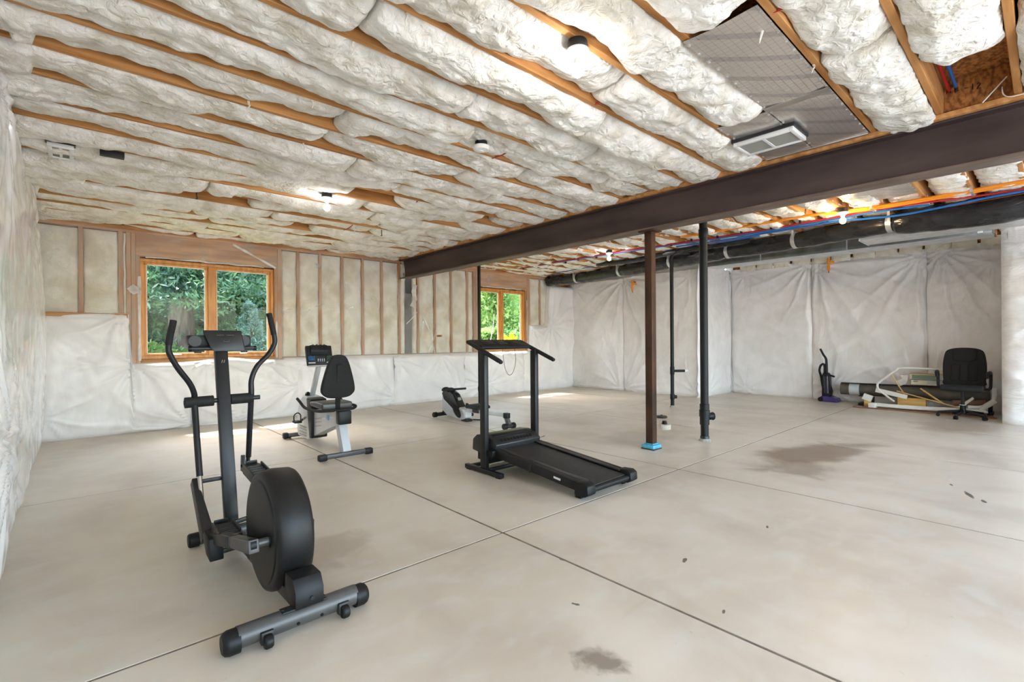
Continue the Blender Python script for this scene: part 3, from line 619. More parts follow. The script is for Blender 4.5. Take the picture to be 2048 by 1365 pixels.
plant('shrub', 'low green shrub at the foot of the large spruce trunk', (1.2,13.9,G0), *blob_mesh((0,0,.3),(.7,.4,.3),2500,.07,23), 'shrub', None, None, 'shrub')
plant('shrub', 'green shrub behind the yellow flowers outside the right window', (11.2,13.0,G0), *blob_mesh((0,0,.5),(1.4,.5,.5),4500,.08,24), 'shrub', None, None, 'shrub')
for i, (x, y, h) in enumerate(((9.25,11.2,.62),(9.75,11.1,.78),(10.15,11.25,.85))):
    rg = np.random.RandomState(40+i); n = 500; z = rg.rand(n); C = np.stack([rg.randn(n)*.12*(1.15-z), rg.randn(n)*.1*(1.15-z), h*(.45+.55*z)], -1)
    r = thing('goldenrod', ('yellow goldenrod plume left of the mullion of the right window', 'yellow goldenrod plume just right of the mullion of the right window', 'tallest yellow goldenrod plume at the right window')[i], 'flower', (x,y,G0))
    mesh_st('flower_head', *leaves(C, .035, 50+i, .6), LM['yellow'], r, smooth=False); mesh_st('leaf_clump', *leaves(np.stack([rg.randn(300)*.12, rg.randn(300)*.1, rg.rand(300)*h*.6], -1), .06, 60+i, .3), LM['shrub'], r, smooth=False)
    MB().tube([(0,0,0),(.01,0,h*.5),(0,.01,h)], .006, 5).build('stem', M['bark'], r)
br = thing('dead_branch', 'bare leaning twigs outside the right window', 'branch', (9.7,11.9,G0))
MB().tube([(0,0,0),(.12,0,.6),(.27,.02,1.2),(.3,.02,1.5)], [.014,.012,.009,.004], 6, 3).build('twig', mk('pale_bark', S(196,188,176), rough=.9), br); MB().tube([(.30,0,0),(.26,0,.4),(.14,0,.62)], [.01,.009,.006], 6, 3).build('twig', M['bark'], br)

# ------------------------------------------------------------------ bare bulbs on keyless lampholders
def fixture(x, y, label, m='bulb'):
    r = thing('bare_bulb_fixture', label, 'lamp', (x, y, HJ-.005), 0, 'bare bulb ceiling fixtures')
    MB().lathe([(.052,0),(.055,-.01),(.055,-.045),(.05,-.05)], n=24).build('junction_box', M['black'], r)
    MB().lathe([(.030,-.05),(.062,-.052),(.064,-.062),(.055,-.070),(.030,-.080),(.026,-.098),(.0,-.098)][::-1], n=28).build('lampholder', M['white'], r)
    MB().lathe([(.0,-.195),(.018,-.192),(.030,-.180),(.0345,-.162),(.033,-.148),(.026,-.133)], n=20).build('bulb', M[m], r)
    MB().lathe([(.0262,-.1332),(.021,-.116),(.019,-.098),(.0,-.098)], n=20).build('bulb_base', M['white'], r)
    return r
fixture(2.06, 1.725, 'bare bulb on white lampholder nearest the camera, beside the foil panel bay')
fixture(2.07, 5.325, 'bare bulb on white lampholder beside the bare gap in the insulation')
fixture(7.21, 1.725, 'bare glowing bulb beside the orange pipes beyond the steel beam', 'bulb_warm')
fixture(7.25, 5.36, 'small far bare bulb below red and blue pipes beyond the beam')
fixture(2.06, -1.8, 'bare bulb on white lampholder behind the camera, left of the beam')
fixture(7.2, -1.8, 'bare bulb on white lampholder behind the camera, right of the beam')

# ------------------------------------------------------------------ steel beam and posts
bm_ = thing('steel_beam', 'long brown mill-steel beam crossing the room under the joists', 'beam', (4.88, 0, 0))
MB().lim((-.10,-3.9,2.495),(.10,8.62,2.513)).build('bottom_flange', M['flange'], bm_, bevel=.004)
MB().lim((-.10,-3.9,2.843),(.10,8.62,2.861)).build('top_flange', M['steel'], bm_, bevel=.004)
MB().lim((-.012,-3.9,2.513),(.012,8.62,2.843)).build('web', M['steel'], bm_)
p = thing('steel_column', 'square rusty brown steel column under the beam with a blue taped foot', 'column', (4.90, 3.05, 0))
MB().lim((-.046,-.046,.006),(.046,.046,2.483)).build('shaft', M['rust'], p, bevel=.008)
MB().lim((-.09,-.10,2.483),(.09,.10,2.4945)).build('cap_plate', M['rust'], p, bevel=.002)
MB().lim((-.085,-.085,0),(.085,.085,.010)).build('base_plate', M['rust'], p, bevel=.002)
bt = MB(); bt.prism([(-.085,-.075),(.08,-.082),(.086,.07),(-.078,.084)], 2, .010, .052); bt.prism([(-.06,-.055),(.058,-.06),(.06,.055),(-.055,.06)], 2, .052, .066)
bt.build('foot_tape', mk('blue_tape', S(52,150,186), S(96,178,204), rough=.6, scale=20), p, bevel=.008)['label'] = 'crumpled blue tape round the column foot'

def vpipe(name, label, x, y, r, z1, extra, base=True):
    t = thing(name, label, 'pipe', (x, y, 0))
    MB().cyl((0,0,.0),(0,0,z1), r, 20).build('pipe', M['black'], t)
    if base:
        MB().lathe([(r*1.55,0),(r*1.45,.015),(r*1.12,.03),(r*1.1,.035)], n=14).build('mortar_collar', mk('mortar', S(140,136,130), S(170,166,158), rough=.9, scale=30, bump=.6, bscale=40, bdist=.01), t)
    extra(t); return t
def big(t):
    MB().lathe([(.0,.21),(.054,.21),(.056,.20),(.056,.30),(.062,.30),(.062,.38),(.056,.385),(.056,.45),(.050,.455)], n=24).build('cleanout_tee', M['black'], t)
    c = MB(); c.cyl((.03,-.02,.30),(.085,-.055,.30), .045, 18); c.cyl((.083,-.054,.30),(.10,-.065,.30), .05, 8); c.cyl((.098,-.064,.30),(.115,-.075,.30), .022, 4); c.build('cleanout_plug', M['black'], t, bevel=.003)
    MB().lathe([(.052,2.50),(.056,2.52),(.056,2.60),(.050,2.61)], n=24).build('coupling', M['black'], t)
    MB().lathe([(.05,.0),(.053,.004),(.053,.055),(.05,.06)], n=20).build('floor_sleeve', M['dgray'], t)
vpipe('drain_pipe', 'thick black vertical drain pipe with a cleanout plug, right of the steel column', 5.74, 2.83, .047, 2.9, big)
def thin(t):
    MB().lathe([(.033,.14),(.040,.15),(.040,.24),(.033,.25)], n=18).build('cleanout_fitting', M['black'], t)
    MB().cyl((.01,-.01,.19),(.06,-.05,.19), .032, 14).build('cleanout_plug', M['black'], t, bevel=.004)
    MB().lathe([(.033,.60),(.040,.61),(.040,.74),(.033,.75)], n=18).build('tee', M['black'], t)
    MB().tube([(0,0,.67),(.10,-.10,.67),(.17,-.16,.67)], .024, 12).build('branch_stub', M['black'], t); MB().cyl((.165,-.157,.67),(.20,-.19,.67), .026, 12).build('stub_cap', M['white'], t)
    MB().tube([(0,0,2.64),(0,0,2.76),(.03,-.03,2.81),(.09,-.08,2.825),(.30,-.28,2.83)], .034, 14, 5).build('elbow', M['black'], t)
vpipe('vent_pipe', 'thin black vertical vent pipe with an elbow at the top and a side stub', 8.17, 4.64, .033, 2.68, thin)
vpipe('vent_pipe', 'black vertical pipe standing behind the left upright of the treadmill', 5.80, 7.36, .032, 2.9, lambda t: MB().lathe([(.033,.28),(.038,.29),(.038,.36),(.033,.37)], n=16).build('coupling', M['black'], t))
t = thing('floor_drain_stub', 'capped pipe stub standing in a mortar ring on the floor', 'drain', (6.12, 3.60, 0))
MB().lathe([(.085,0),(.088,.05),(.075,.062),(.045,.064)], n=18).build('mortar_ring', mk('mortar_ring', S(196,186,172), S(216,208,196), rough=.9, scale=20, bump=.5, bscale=30, bdist=.01), t)
MB().lathe([(.0,.0),(.036,0),(.036,.085),(.030,.09),(.030,.11),(.0,.11)], n=16).build('stub', M['black'], t)
t = thing('drain_cover', 'round dark drain cover lying on the floor behind the pipe stub', 'cover', (6.95, 4.14, 0))
MB().lathe([(.0,0),(.085,0),(.09,.012),(.08,.03),(.03,.036),(.0,.036)], n=28).build('lid', M['dgray'], t); MB().box((0,0,.04),(.05,.014,.014)).build('lug', M['dgray'], t, bevel=.003)

# ------------------------------------------------------------------ ducts, pipes, cables beyond the beam
fx = thing('flexible_duct', 'long black plastic wrapped flexible duct with silver straps along the right wall', 'duct')
path = [(9.0,8.55,2.765),(9.0,7.6,2.75),(8.86,6.25,2.76),(8.60,4.95,2.755),(8.40,3.75,2.765),(8.26,2.65,2.76),(8.08,1.8,2.765),(7.98,1.3,2.76),(7.95,.5,2.73),(7.93,-.5,2.75),(7.95,-1.5,2.76)]
P = [Vector(q) for q in path]; pts = []; rad = []
strapY = [7.57, 6.21, 4.9, 3.69, 2.6, 1.37, .1]
for i in range(len(P)-1):
    a = P[max(i-1,0)]; b_ = P[i]; c = P[i+1]; d = P[min(i+2,len(P)-1)]
    for k in range(16):
        t_ = k/16; pts.append(.5*((2*b_)+(c-a)*t_+(2*a-5*b_+4*c-d)*t_*t_+(3*b_-a-3*c+d)*t_**3))
pts.append(P[-1])
for q in pts:
    r = .130 + (.035 if q.y < 1.3 else 0) - .018*max(math.exp(-((q.y-s)/.10)**2) for s in strapY) + .006*math.sin(q.y*23)*rnd.random(); rad.append(r)
MB().tube(pts, rad, 26).build('sleeve', M['ductwrap'], fx)
for s in strapY:
    i = min(range(1, len(pts)-1), key=lambda k: abs(pts[k].y-s)); d = (pts[i+1]-pts[i-1]).normalized()
    MB().tube([pts[i]-d*.03, pts[i]+d*.03], rad[i]+.006, 26).build('strap', M['galv'], fx)
    MB().lim((pts[i].x-.15, pts[i].y-.015, pts[i].z), (pts[i].x-.146, pts[i].y+.015, HJ)).build('hanger', M['galv'], fx)
f2 = thing('flexible_duct', 'thin black flexible duct running above the wrapped duct near the vent pipe', 'duct')
MB().tube([(8.25,6.4,2.86),(8.2,5.4,2.82),(8.0,4.4,2.83),(8.1,3.2,2.845)], .05, 14, 8).build('sleeve', M['ductwrap'], f2)
tr = thing('metal_duct', 'long galvanised trunk duct running behind the black duct above the alcove wall', 'duct')
TY = [.50, 2.2, 3.55, 4.6]
for a, b_ in zip(TY[:-1], TY[1:]): MB().lim((9.42,a+.004,2.702),(9.90,b_-.004,2.885)).build('duct_section', M['galv_dark'], tr, bevel=.004); MB().lim((9.425,a+.006,2.696),(9.90,b_-.006,2.7018)).build('duct_bottom', M['galv'], tr)  # shaded sides and lighter underside put in by two metal colours
for y in TY[1:-1]: MB().lim((9.41,y-.008,2.692),(9.91,y+.008,2.892)).build('seam_flange', M['galv'], tr)
pn = thing('metal_duct', 'wide bright galvanised return duct at upper right behind the black duct', 'duct')
MB().lim((8.17,-1.6,2.62),(8.69,1.76,2.88)).build('duct_section', M['galv'], pn, bevel=.004)
MB().lim((8.16,1.752,2.612),(8.70,1.768,2.888)).build('end_flange', M['galv'], pn)
MB().lim((8.675,.55,2.60),(8.70,.60,2.64)).build('bracket', M['white'], pn, bevel=.003)

def line(name, label, cat, pts, r, m, sm=6, clips=None, group=None):
    t = thing(name, label, cat, (0,0,0), 0, group); MB().tube(pts, r, 10, sm).build('run', M[m], t)
    if clips:
        for q in clips: MB().box(q, (.05,.018,.045)).build('clip', M['black'], t, bevel=.004)
    return t
line('water_pipe', 'red water pipe clipped under the joists from the far wall to the right edge', 'pipe', [(7.5,8.0,2.885),(7.42,6.6,2.878),(7.47,5.4,2.88),(7.5,4.6,2.874),(7.6,3.8,2.88),(7.62,2.9,2.872),(7.60,1.9,2.88),(7.55,1.2,2.876),(7.72,.4,2.874),(7.72,-.8,2.875)], .0135, 'red', clips=[(7.5,y,2.875) for y in (7.9,7.1,6.3,5.5,4.7,3.9,3.1,2.3)])
line('water_pipe', 'blue water pipe running close beside the red pipe under the joists', 'pipe', [(7.56,8.0,2.885),(7.48,6.6,2.876),(7.54,5.4,2.878),(7.57,4.6,2.87),(7.66,3.8,2.875),(7.70,2.9,2.862),(7.66,1.9,2.87),(7.62,1.4,2.866),(7.70,.95,2.86)], .013, 'blue', clips=[(7.57,y,2.872) for y in (7.5,6.7,5.9,5.1,4.3,3.5,2.7)])
line('water_pipe', 'blue pipe sagging below the others at upper right over the black duct', 'pipe', [(7.74,4.3,2.86),(7.78,3.4,2.85),(7.74,2.4,2.85),(7.66,1.85,2.83),(7.72,1.55,2.815),(7.74,1.2,2.80),(7.72,.8,2.815),(7.72,.3,2.845),(7.74,-.8,2.86)], .0135, 'blue')
line('water_pipe', 'pale blue pipe along the far end of the black wrapped duct', 'pipe', [(8.55,7.9,2.86),(8.45,6.6,2.87),(8.3,5.6,2.868),(8.14,4.9,2.865),(8.0,3.9,2.86),(7.93,3.0,2.86)], .010, 'blue')
line('gas_pipe', 'thick bright orange pipe under the joists at upper right, uppermost of two', 'pipe', [(7.16,3.9,2.878),(7.19,3.0,2.876),(7.2,2.1,2.875),(7.32,1.5,2.872),(7.36,.9,2.873),(7.34,.1,2.875),(7.34,-.8,2.875)], .017, 'orange', clips=None)
line('gas_pipe', 'bright orange pipe under the joists at upper right, lower of two', 'pipe', [(7.30,1.95,2.872),(7.42,1.5,2.868),(7.44,.9,2.868),(7.42,.1,2.87),(7.42,-.8,2.87)], .016, 'orange')
line('cable', 'thin copper coloured cable drooping along the black wrapped duct', 'cable', [(8.65,7.7,2.88),(8.62,6.9,2.83),(8.50,6.2,2.86),(8.25,5.2,2.87),(8.0,4.2,2.86),(7.85,2.9,2.86),(7.82,2.0,2.84),(7.8,1.0,2.82),(7.78,0,2.84)], .006, 'copper')
for i, y in enumerate((1.45, .55)): 
    h = MB(); h.lim((7.28,y-.012,2.84),(7.50,y+.012,2.845)); h.lim((7.50,y-.012,2.84),(7.504,y+.012,HJ)); h.lim((7.278,y-.012,2.84),(7.282,y+.012,HJ))
    tag(h.build('pipe_strap', M['galv']), ('metal strap carrying the orange pipes near the warm bulb', 'metal strap carrying the orange pipes at the right edge')[i], 'strap')
# red pipe showing between the batts left of the beam
for i, (x, y, lab) in enumerate(((2.80,3.0,'red pipe showing between batts right of the smoke detector'),(2.74,2.16,'red pipe showing between batts in the second gap left of the foil panel'),(2.70,1.76,'red pipe showing between batts beside the nearest bulb'),(2.62,.56,'red pipe between batts at the top edge right of the foil panel'),(3.02,4.98,'red pipe showing beside the bare gap of insulation'),(2.98,5.8,'red pipe between batts beyond the bare gap'),(2.94,6.6,'red pipe between far batts near the window wall'))):
    tag(MB().tube([(x-.012,y-.0,HJ+.005),(x,y+.19,HJ-.010),(x+.012,y+.36,HJ+.005)], .007, 8, 4).build('water_pipe', M['red']), lab, 'pipe')
r = thing('water_pipe_bundle', 'red and blue pipes inside the open joist bay at upper right', 'pipe')
MB().tube([(3.7,.475,3.09),(4.4,.475,3.07),(4.86,.475,3.06)], .011, 8).build('red_pipe', M['red'], r); MB().tube([(3.7,.44,3.10),(4.4,.44,3.09),(4.86,.44,3.08)], .011, 8).build('blue_pipe', M['blue'], r)
MB().lim((4.78,.146,HJ),(4.80,.504,HJ+.238)).build('blocking', M['osb'], ceiling)
mk_ = MB()
def stroke(pts, ox): mk_.tube([(4.776, .488-ox-q[0]*.035, 3.045-ox*.15+q[1]*.04) for q in pts], .0026, 5)
for ox, pts in ((0,[(0,0),(0,.8),(.3,.3),(.6,.8),(.6,0)]),(.045,[(0,0),(0,1),(.5,.75),(0,.5),(.55,.25),(0,0)]),(.095,[(0,.45),(.5,.45)]),(.135,[(.1,0),(.1,1)]),(.16,[(0,.8),(.3,1),(.55,.75),(0,0),(.6,0)])): stroke(pts, ox)
mw = mk_.build('marker_writing', M['black'], ceiling); mw['label'] = 'black marker scrawl on the bare board ending in 12'
line('cable', 'pale cable rising from the beam plate at the upper right edge', 'cable', [(4.73,.297,2.895),(4.73,.248,2.95),(4.72,.20,3.0),(4.70,.175,3.02)], .004, 'pvcwhite')
line('cable', 'pale wire loop at the beam by the right edge of the picture', 'cable', [(4.735,.20,2.97),(4.735,.195,2.92),(4.732,.165,2.888),(4.734,.10,2.884),(4.735,.04,2.89)], .0035, 'pvcwhite')
for i, (x, y, z, lab) in enumerate(((XR-.14,6.55,2.56,'small orange valve tee on the far right wall'),(XA-.14,2.92,2.76,'orange valve tee hanging above the vacuum cleaner'))):
    t = thing('valve_tee', lab, 'valve', (x,y,z)); MB().cyl((0,0,-.16),(0,0,.10),.024,12).build('body', M['orange'], t, bevel=.003); MB().cyl((0,0,.0),(.02,-.09,.0),.022,10).build('branch', M['orange'], t); MB().cyl((0,0,.06),(.16,0,.06),.014,8).build('wall_stub', M['copper'], t); MB().cyl((0,0,-.2),(0,0,-.16),.010,8).build('tip', M['copper'], t)

# ------------------------------------------------------------------ metal panning and registers
def panning(label, x0, x1, y0, y1, seed, grid=True):
    t = thing('foil_panel', label, 'panel', (0,0,0))
    nx = 40; X, Y = np.meshgrid(np.linspace(x0, x1, nx), np.linspace(y0, y1, 14), indexing='ij')
    Z = HJ-.004 - .012*np.sin((Y-y0)/(y1-y0)*PI)*(.5+.5*fbm(X*2, Y*2, seed, 2)) - .004*np.abs(perlin(X*6, Y*3, seed+2))
    top = np.stack([X, Y, Z+.002], -1); grid_mesh('sheet', np.stack([X, Y, Z], -1), M['panning'], t)
    for k in range(int((x1-x0)/.12)):
        for yy in (y0+.008, y1-.008): MB().box((x0+.06+.12*k, yy, HJ-.008), (.014,.012,.006)).build('staple', M['galv'], t)
    return t
def pan_mat():
    m = mk('printed_foil', S(216,208,200), S(226,218,210), rough=.27, metal=.7, scale=3, bump=.12, bscale=9, bdist=.01); N = m.node_tree.nodes; L = m.node_tree.links; b = N['Principled BSDF']
    tc = N.new('ShaderNodeTexCoord'); sp = N.new('ShaderNodeSeparateXYZ'); L.new(tc.outputs['Object'], sp.inputs[0])
    def wave(inp, n, w):
        a = N.new('ShaderNodeMath'); a.operation = 'MULTIPLY'; a.inputs[1].default_value = n; L.new(inp, a.inputs[0]); f = N.new('ShaderNodeMath'); f.operation = 'FRACT'; L.new(a.outputs[0], f.inputs[0])
        c = N.new('ShaderNodeMath'); c.operation = 'LESS_THAN'; c.inputs[1].default_value = w; L.new(f.outputs[0], c.inputs[0]); return c.outputs[0]
    ad = N.new('ShaderNodeMath'); ad.operation = 'ADD'; L.new(sp.outputs[0], ad.inputs[0]); L.new(sp.outputs[1], ad.inputs[1])
    g = N.new('ShaderNodeMath'); g.operation = 'MAXIMUM'; L.new(wave(sp.outputs[0], 26, .08), g.inputs[0]); L.new(wave(sp.outputs[1], 26, .08), g.inputs[1])
    x1 = N.new('ShaderNodeMix'); x1.data_type = 'RGBA'; k = N.new('ShaderNodeMath'); k.operation = 'MULTIPLY'; k.inputs[1].default_value = .35; L.new(g.outputs[0], k.inputs[0]); L.new(k.outputs[0], x1.inputs[0])
    src = b.inputs['Base Color'].links[0].from_socket; L.new(src, x1.inputs[6]); x1.inputs[7].default_value = S(120,104,92)
    x2 = N.new('ShaderNodeMix'); x2.data_type = 'RGBA'; k2 = N.new('ShaderNodeMath'); k2.operation = 'MULTIPLY'; k2.inputs[1].default_value = .3; L.new(wave(ad.outputs[0], 3.2, .22), k2.inputs[0]); L.new(k2.outputs[0], x2.inputs[0]); L.new(x1.outputs[2], x2.inputs[6]); x2.inputs[7].default_value = S(110,114,124)
    v = N.new('ShaderNodeTexVoronoi'); v.inputs['Scale'].default_value = 7; v.inputs['Randomness'].default_value = .1; L.new(tc.outputs['Object'], v.inputs[0]); lt = N.new('ShaderNodeMath'); lt.operation = 'LESS_THAN'; lt.inputs[1].default_value = .09; L.new(v.outputs['Distance'], lt.inputs[0])
    x3 = N.new('ShaderNodeMix'); x3.data_type = 'RGBA'; L.new(lt.outputs[0], x3.inputs[0]); L.new(x2.outputs[2], x3.inputs[6]); x3.inputs[7].default_value = S(110,106,108); L.new(x3.outputs[2], b.inputs['Base Color'])
    return m
M['panning'] = pan_mat()
t = panning('long printed foil panel stapled under a joist bay next to the steel beam', 2.50, 4.73, .948, 1.345, 1)
MB().lim((4.70,.95,HJ-.02),(4.737,1.72,HJ-.002)).build('edge_tape', M['foil'], t, bevel=.006); MB().lim((3.64,.95,HJ-.017),(3.72,1.35,HJ-.014)).build('seam_tape', M['foil'], t)
panning('short foil panel stapled beside the long one, holding the white register', 3.72, 4.70, 1.352, 1.722, 2)
tag(panning('pale foil panel under the joists beyond the beam, above the warm bulb', 5.2, 7.1, .97, 1.60, 3), 'pale foil panel under the joists beyond the beam, above the warm bulb', 'panel')
def register(label, x0, x1, y0, y1, z, div):
    t = thing('air_register', label, 'vent', ((x0+x1)/2,(y0+y1)/2,z)); w = (x1-x0)/2; h = (y1-y0)/2; b = .028
    f = MB(); f.lim((-w,-h,-.012),(w,-h+b,.02)); f.lim((-w,h-b,-.012),(w,h,.02)); f.lim((-w,-h+b,-.012),(-w+b,h-b,.02)); f.lim((w-b,-h+b,-.012),(w,h-b,.02)); f.build('register_frame', M['white'], t, bevel=.003)
    if div == 'y': MB().lim((-w+b,-.009,-.010),(w-b,.009,.012)).build('divider', M['white'], t)
    else: MB().lim((-.009,-h+b,-.010),(.009,h-b,.012)).build('divider', M['white'], t)
    MB().lim((-w+b,-h+b,.006),(w-b,h-b,.01)).build('grille_back', M['grille'], t)
    n = 14
    for k in range(n):
        x = -w+b+(2*w-2*b)*(k+.5)/n
        MB().box((x,0,.0),(.010,2*h-2*b,.003), Matrix.Rotation(.6,3,'Y')).build('slat', M['grille'], t)
    MB().lim((-w-.012,-h-.012,.0195),(w+.012,h+.012,.05)).build('boot', M['dgray'], t)
    return t
register('white two-panel air register in the foil beside the steel beam', 4.05, 4.35, 1.285, 1.735, 2.848, 'y')
register('small white air register in the insulation by the left wall', -.16, .0, 5.32, 5.66, 2.845, 'x')
t = thing('duct_boot', 'black rectangular duct opening between batts near the left register', 'duct', (.24,5.28,2.85)); MB().box((0,0,0),(.16,.07,.05)).build('boot', M['black'], t, bevel=.004)
t = thing('smoke_detector', 'round white smoke detector hanging from a joist', 'detector', (2.50,3.13,HJ-.003))
MB().lathe([(.0,0),(.05,0),(.052,-.02),(.05,-.04)][::-1], n=20).build('junction_box', M['black'], t)
MB().lathe([(.0,-.078),(.030,-.076),(.060,-.070),(.068,-.060),(.070,-.05),(.070,-.04),(.0,-.04)], n=32).build('body', M['pvcwhite'], t); MB().lathe([(.0,-.084),(.016,-.083),(.02,-.074),(.0,-.074)], n=18).build('test_button', M['white'], t)
for i, (x, y) in enumerate(((.98,6.15),(3.35,6.55))):
    tag(MB().tube([(x,y,HJ),(x,y,HJ-.06),(x+.01,y+.01,HJ-.09),(x-.01,y+.01,HJ-.09)], .006, 6, 3).build('ceiling_hook', M['dgray']), ('small dark hook hanging from a joist over the left window', 'small dark wire hanging from a joist near the far end of the beam')[i], 'hook')

# ------------------------------------------------------------------ elliptical trainer (built at its place, base at the near stabiliser)
OX, OY = .722, 2.19
el = thing('elliptical_trainer', 'dark gray elliptical trainer with a big round flywheel housing nearest the camera', 'exercise machine', (OX, OY, 0))
def lo(*p): return (p[0]-OX, p[1]-OY, p[2])
s = MB().cyl(lo(.475,OY,.062), lo(.97,OY,.062), .043, 28).build('rear_stabilizer', M['graymetal'], el)
MB().box(lo(.735,OY-.005,.104),(.19,.05,.006)).build('mounting_plate', M['dgray'], s, bevel=.002)
for x in (.58,.70,.80): MB().cyl(lo(x,OY-.040,.048), lo(x,OY-.0445,.047), .007, 10).build('bolt', M['black'], s)
for x in (.645,.82): MB().ball(lo(x,OY-.01,.111),(.008,.008,.006),10,6).build('bolt', M['black'], s)
for a, b_ in ((.420,.482),(.963,1.025)):
    sgn = -1 if a < .6 else 1; o_, i_ = (a, b_) if sgn < 0 else (b_, a)
    MB().lathe([(.0,0),(.034,0),(.044,.008),(.049,.022),(.049,.062)], lo(o_,OY,.062-.010), (-sgn,0,0), 28).build('end_cap', M['black'], el)
for x in (.575,.895):
    wb = MB().box(lo(x,OY-.042,.045),(.050,.03,.05)).build('wheel_bracket', M['dgray'], el, bevel=.004)
    MB().lathe([(.0,0),(.024,0),(.028,.006),(.028,.026),(.024,.032),(.0,.032)], lo(x-.016,OY-.062,.034), (1,0,0), 24).build('transport_wheel', M['black'], wb)
# flywheel housing
yc, zc, R_ = OY+.395, .325, .285
hs = MB(); X0, X1 = .668, .832
hs.lathe([(.0,0),(R_-.022,0),(R_-.008,.006),(R_,.020),(R_+.007,.07),(R_,X1-X0-.020),(R_-.008,X1-X0-.006),(R_-.022,X1-X0),(.0,X1-X0)], lo(X0,yc,zc), (1,0,0), 72); hs.build('flywheel_housing', M['abs'], el, angle=50)
MB().lathe([(.0,0),(R_-.055,0),(R_-.040,.004),(R_-.036,.010)], lo(X0-.010,yc,zc), (1,0,0), 64).build('side_cover', M['abs'], el)
MB().lathe([(.0,0),(R_-.055,0),(R_-.040,-.004),(R_-.036,-.010)], lo(X1+.010,yc,zc), (1,0,0), 64).build('side_cover', M['abs'], el)
br_ = MB(); br_.prism([(-.035,.100),(.055,.100),(.11,.15),(.10,.22),(-.0,.22),(-.035,.17)], 0, .690-OX, .812-OX); br_.build('housing_bracket', M['black'], el, bevel=.004)
MB().cyl(lo(.76,OY-.037,.135), lo(.76,OY-.042,.135), .009, 10).build('bolt', M['dgray'], el)
# main frame beam and front stabiliser
MB().bar(lo(.735,OY+.05,.10), lo(.72,OY+.75,.095), .06, .055).build('main_beam', M['dgray'], el, bevel=.004)
MB().bar(lo(.72,OY+.70,.10), lo(.72,OY+1.32,.075), .06, .05).build('main_beam', M['dgray'], el, bevel=.004)
MB().cyl(lo(.53,3.50,.045), lo(.92,3.50,.045), .036, 22).build('front_stabilizer', M['graymetal'], el)
for a, d in ((.50,1),(.945,-1)): MB().lathe([(.0,0),(.036,0),(.042,.008),(.043,.055)], lo(a,3.50,.045), (d,0,0), 22).build('end_cap', M['black'], el)
# mast
mst = MB().bar(lo(.715,3.40,.06), lo(.72,3.70,1.20), .075, .055, (0,1,.2)).build('mast', M['blackpaint'], el, bevel=.008)
lg = MB(); 
for k in (-1, 1): lg.bar(lo(.724+.006*k-.003,3.645,1.118), lo(.724+.006*k+.002,3.650,1.136), .003, .003)
lg.build('mast_emblem', M['grille'], mst)['label'] = 'two small slanted white strokes printed on the mast'
MB().cyl(lo(.505,3.615,.875), lo(.66,3.62,.876), .034, 22).build('pivot_grip', M['black_soft'], el); MB().cyl(lo(.76,3.62,.876), lo(.885,3.62,.876), .034, 22).build('pivot_grip', M['black_soft'], el)
MB().cyl(lo(.50,3.618,.876), lo(.935,3.618,.876), .015, 14).build('pivot_axle', M['dgray'], el)
# console
co = MB(); 
def face(y0, pts): return [(p[0]-OX, y0-OY, p[1]) for p in pts]
front = face(3.655, [(.615,1.335),(.845,1.335),(.862,1.205),(.852,1.192),(.675,1.192),(.655,1.215)]); back = face(3.76, [(.63,1.315),(.845,1.315),(.85,1.215),(.84,1.20),(.69,1.20),(.67,1.22)])
front = [(p[0], p[1]+(p[2]-1.19)*.30, p[2]) for p in front]; back = [(p[0], p[1]+(p[2]-1.19)*.15, p[2]) for p in back]
co.add(front+back, [(0,1,2,3,4,5),(11,10,9,8,7,6)]+[(i,(i+1)%6,6+(i+1)%6,6+i) for i in range(6)]); cons = co.build('console', M['dgray'], el, bevel=.008)
[MB().box(lo(x,3.684,1.300),(.042,.004,.006), Matrix.Rotation(-.29,3,'X')).build('console_marking', M['graymetal'], cons) for x in (.715,.775)]; MB().box(lo(.748,3.672,1.262),(.036,.005,.012), Matrix.Rotation(-.29,3,'X')).build('console_button', M['graymetal'], cons, bevel=.002); MB().box(lo(.748,3.670,1.2625),(.024,.005,.005), Matrix.Rotation(-.29,3,'X')).build('console_slot', M['black'], cons)
tr_ = MB(); tr_.prism([(-.185,1.300),(.185,1.300),(.188,1.225),(.17,1.213),(-.155,1.213),(-.175,1.235)], 1, 3.72-OY, 3.80-OY); tr_.build('bottle_tray', M['black'], el, bevel=.008)
for x in (-.145,.14): MB().lathe([(.030,0),(.036,0),(.036,.006),(.030,.006)], (x, 3.715-OY, 1.262), (0,-1,0.0), 20).build('cup_ring', M['blackpaint'], el)
MB().cyl(lo(.545,3.69,1.212), lo(.925,3.69,1.212), .013, 16).build('pulse_bar', M['dgray'], el)
for a, b_ in ((.537,.553),(.917,.933)): MB().cyl(lo(a,3.69,1.212), lo(b_,3.69,1.212), .0165, 16).build('bar_cap', M['black'], el)
for x in (.592,.862): MB().box(lo(x,3.71,1.19),(.04,.02,.012)).build('pad_foot', M['black'], el, bevel=.003)
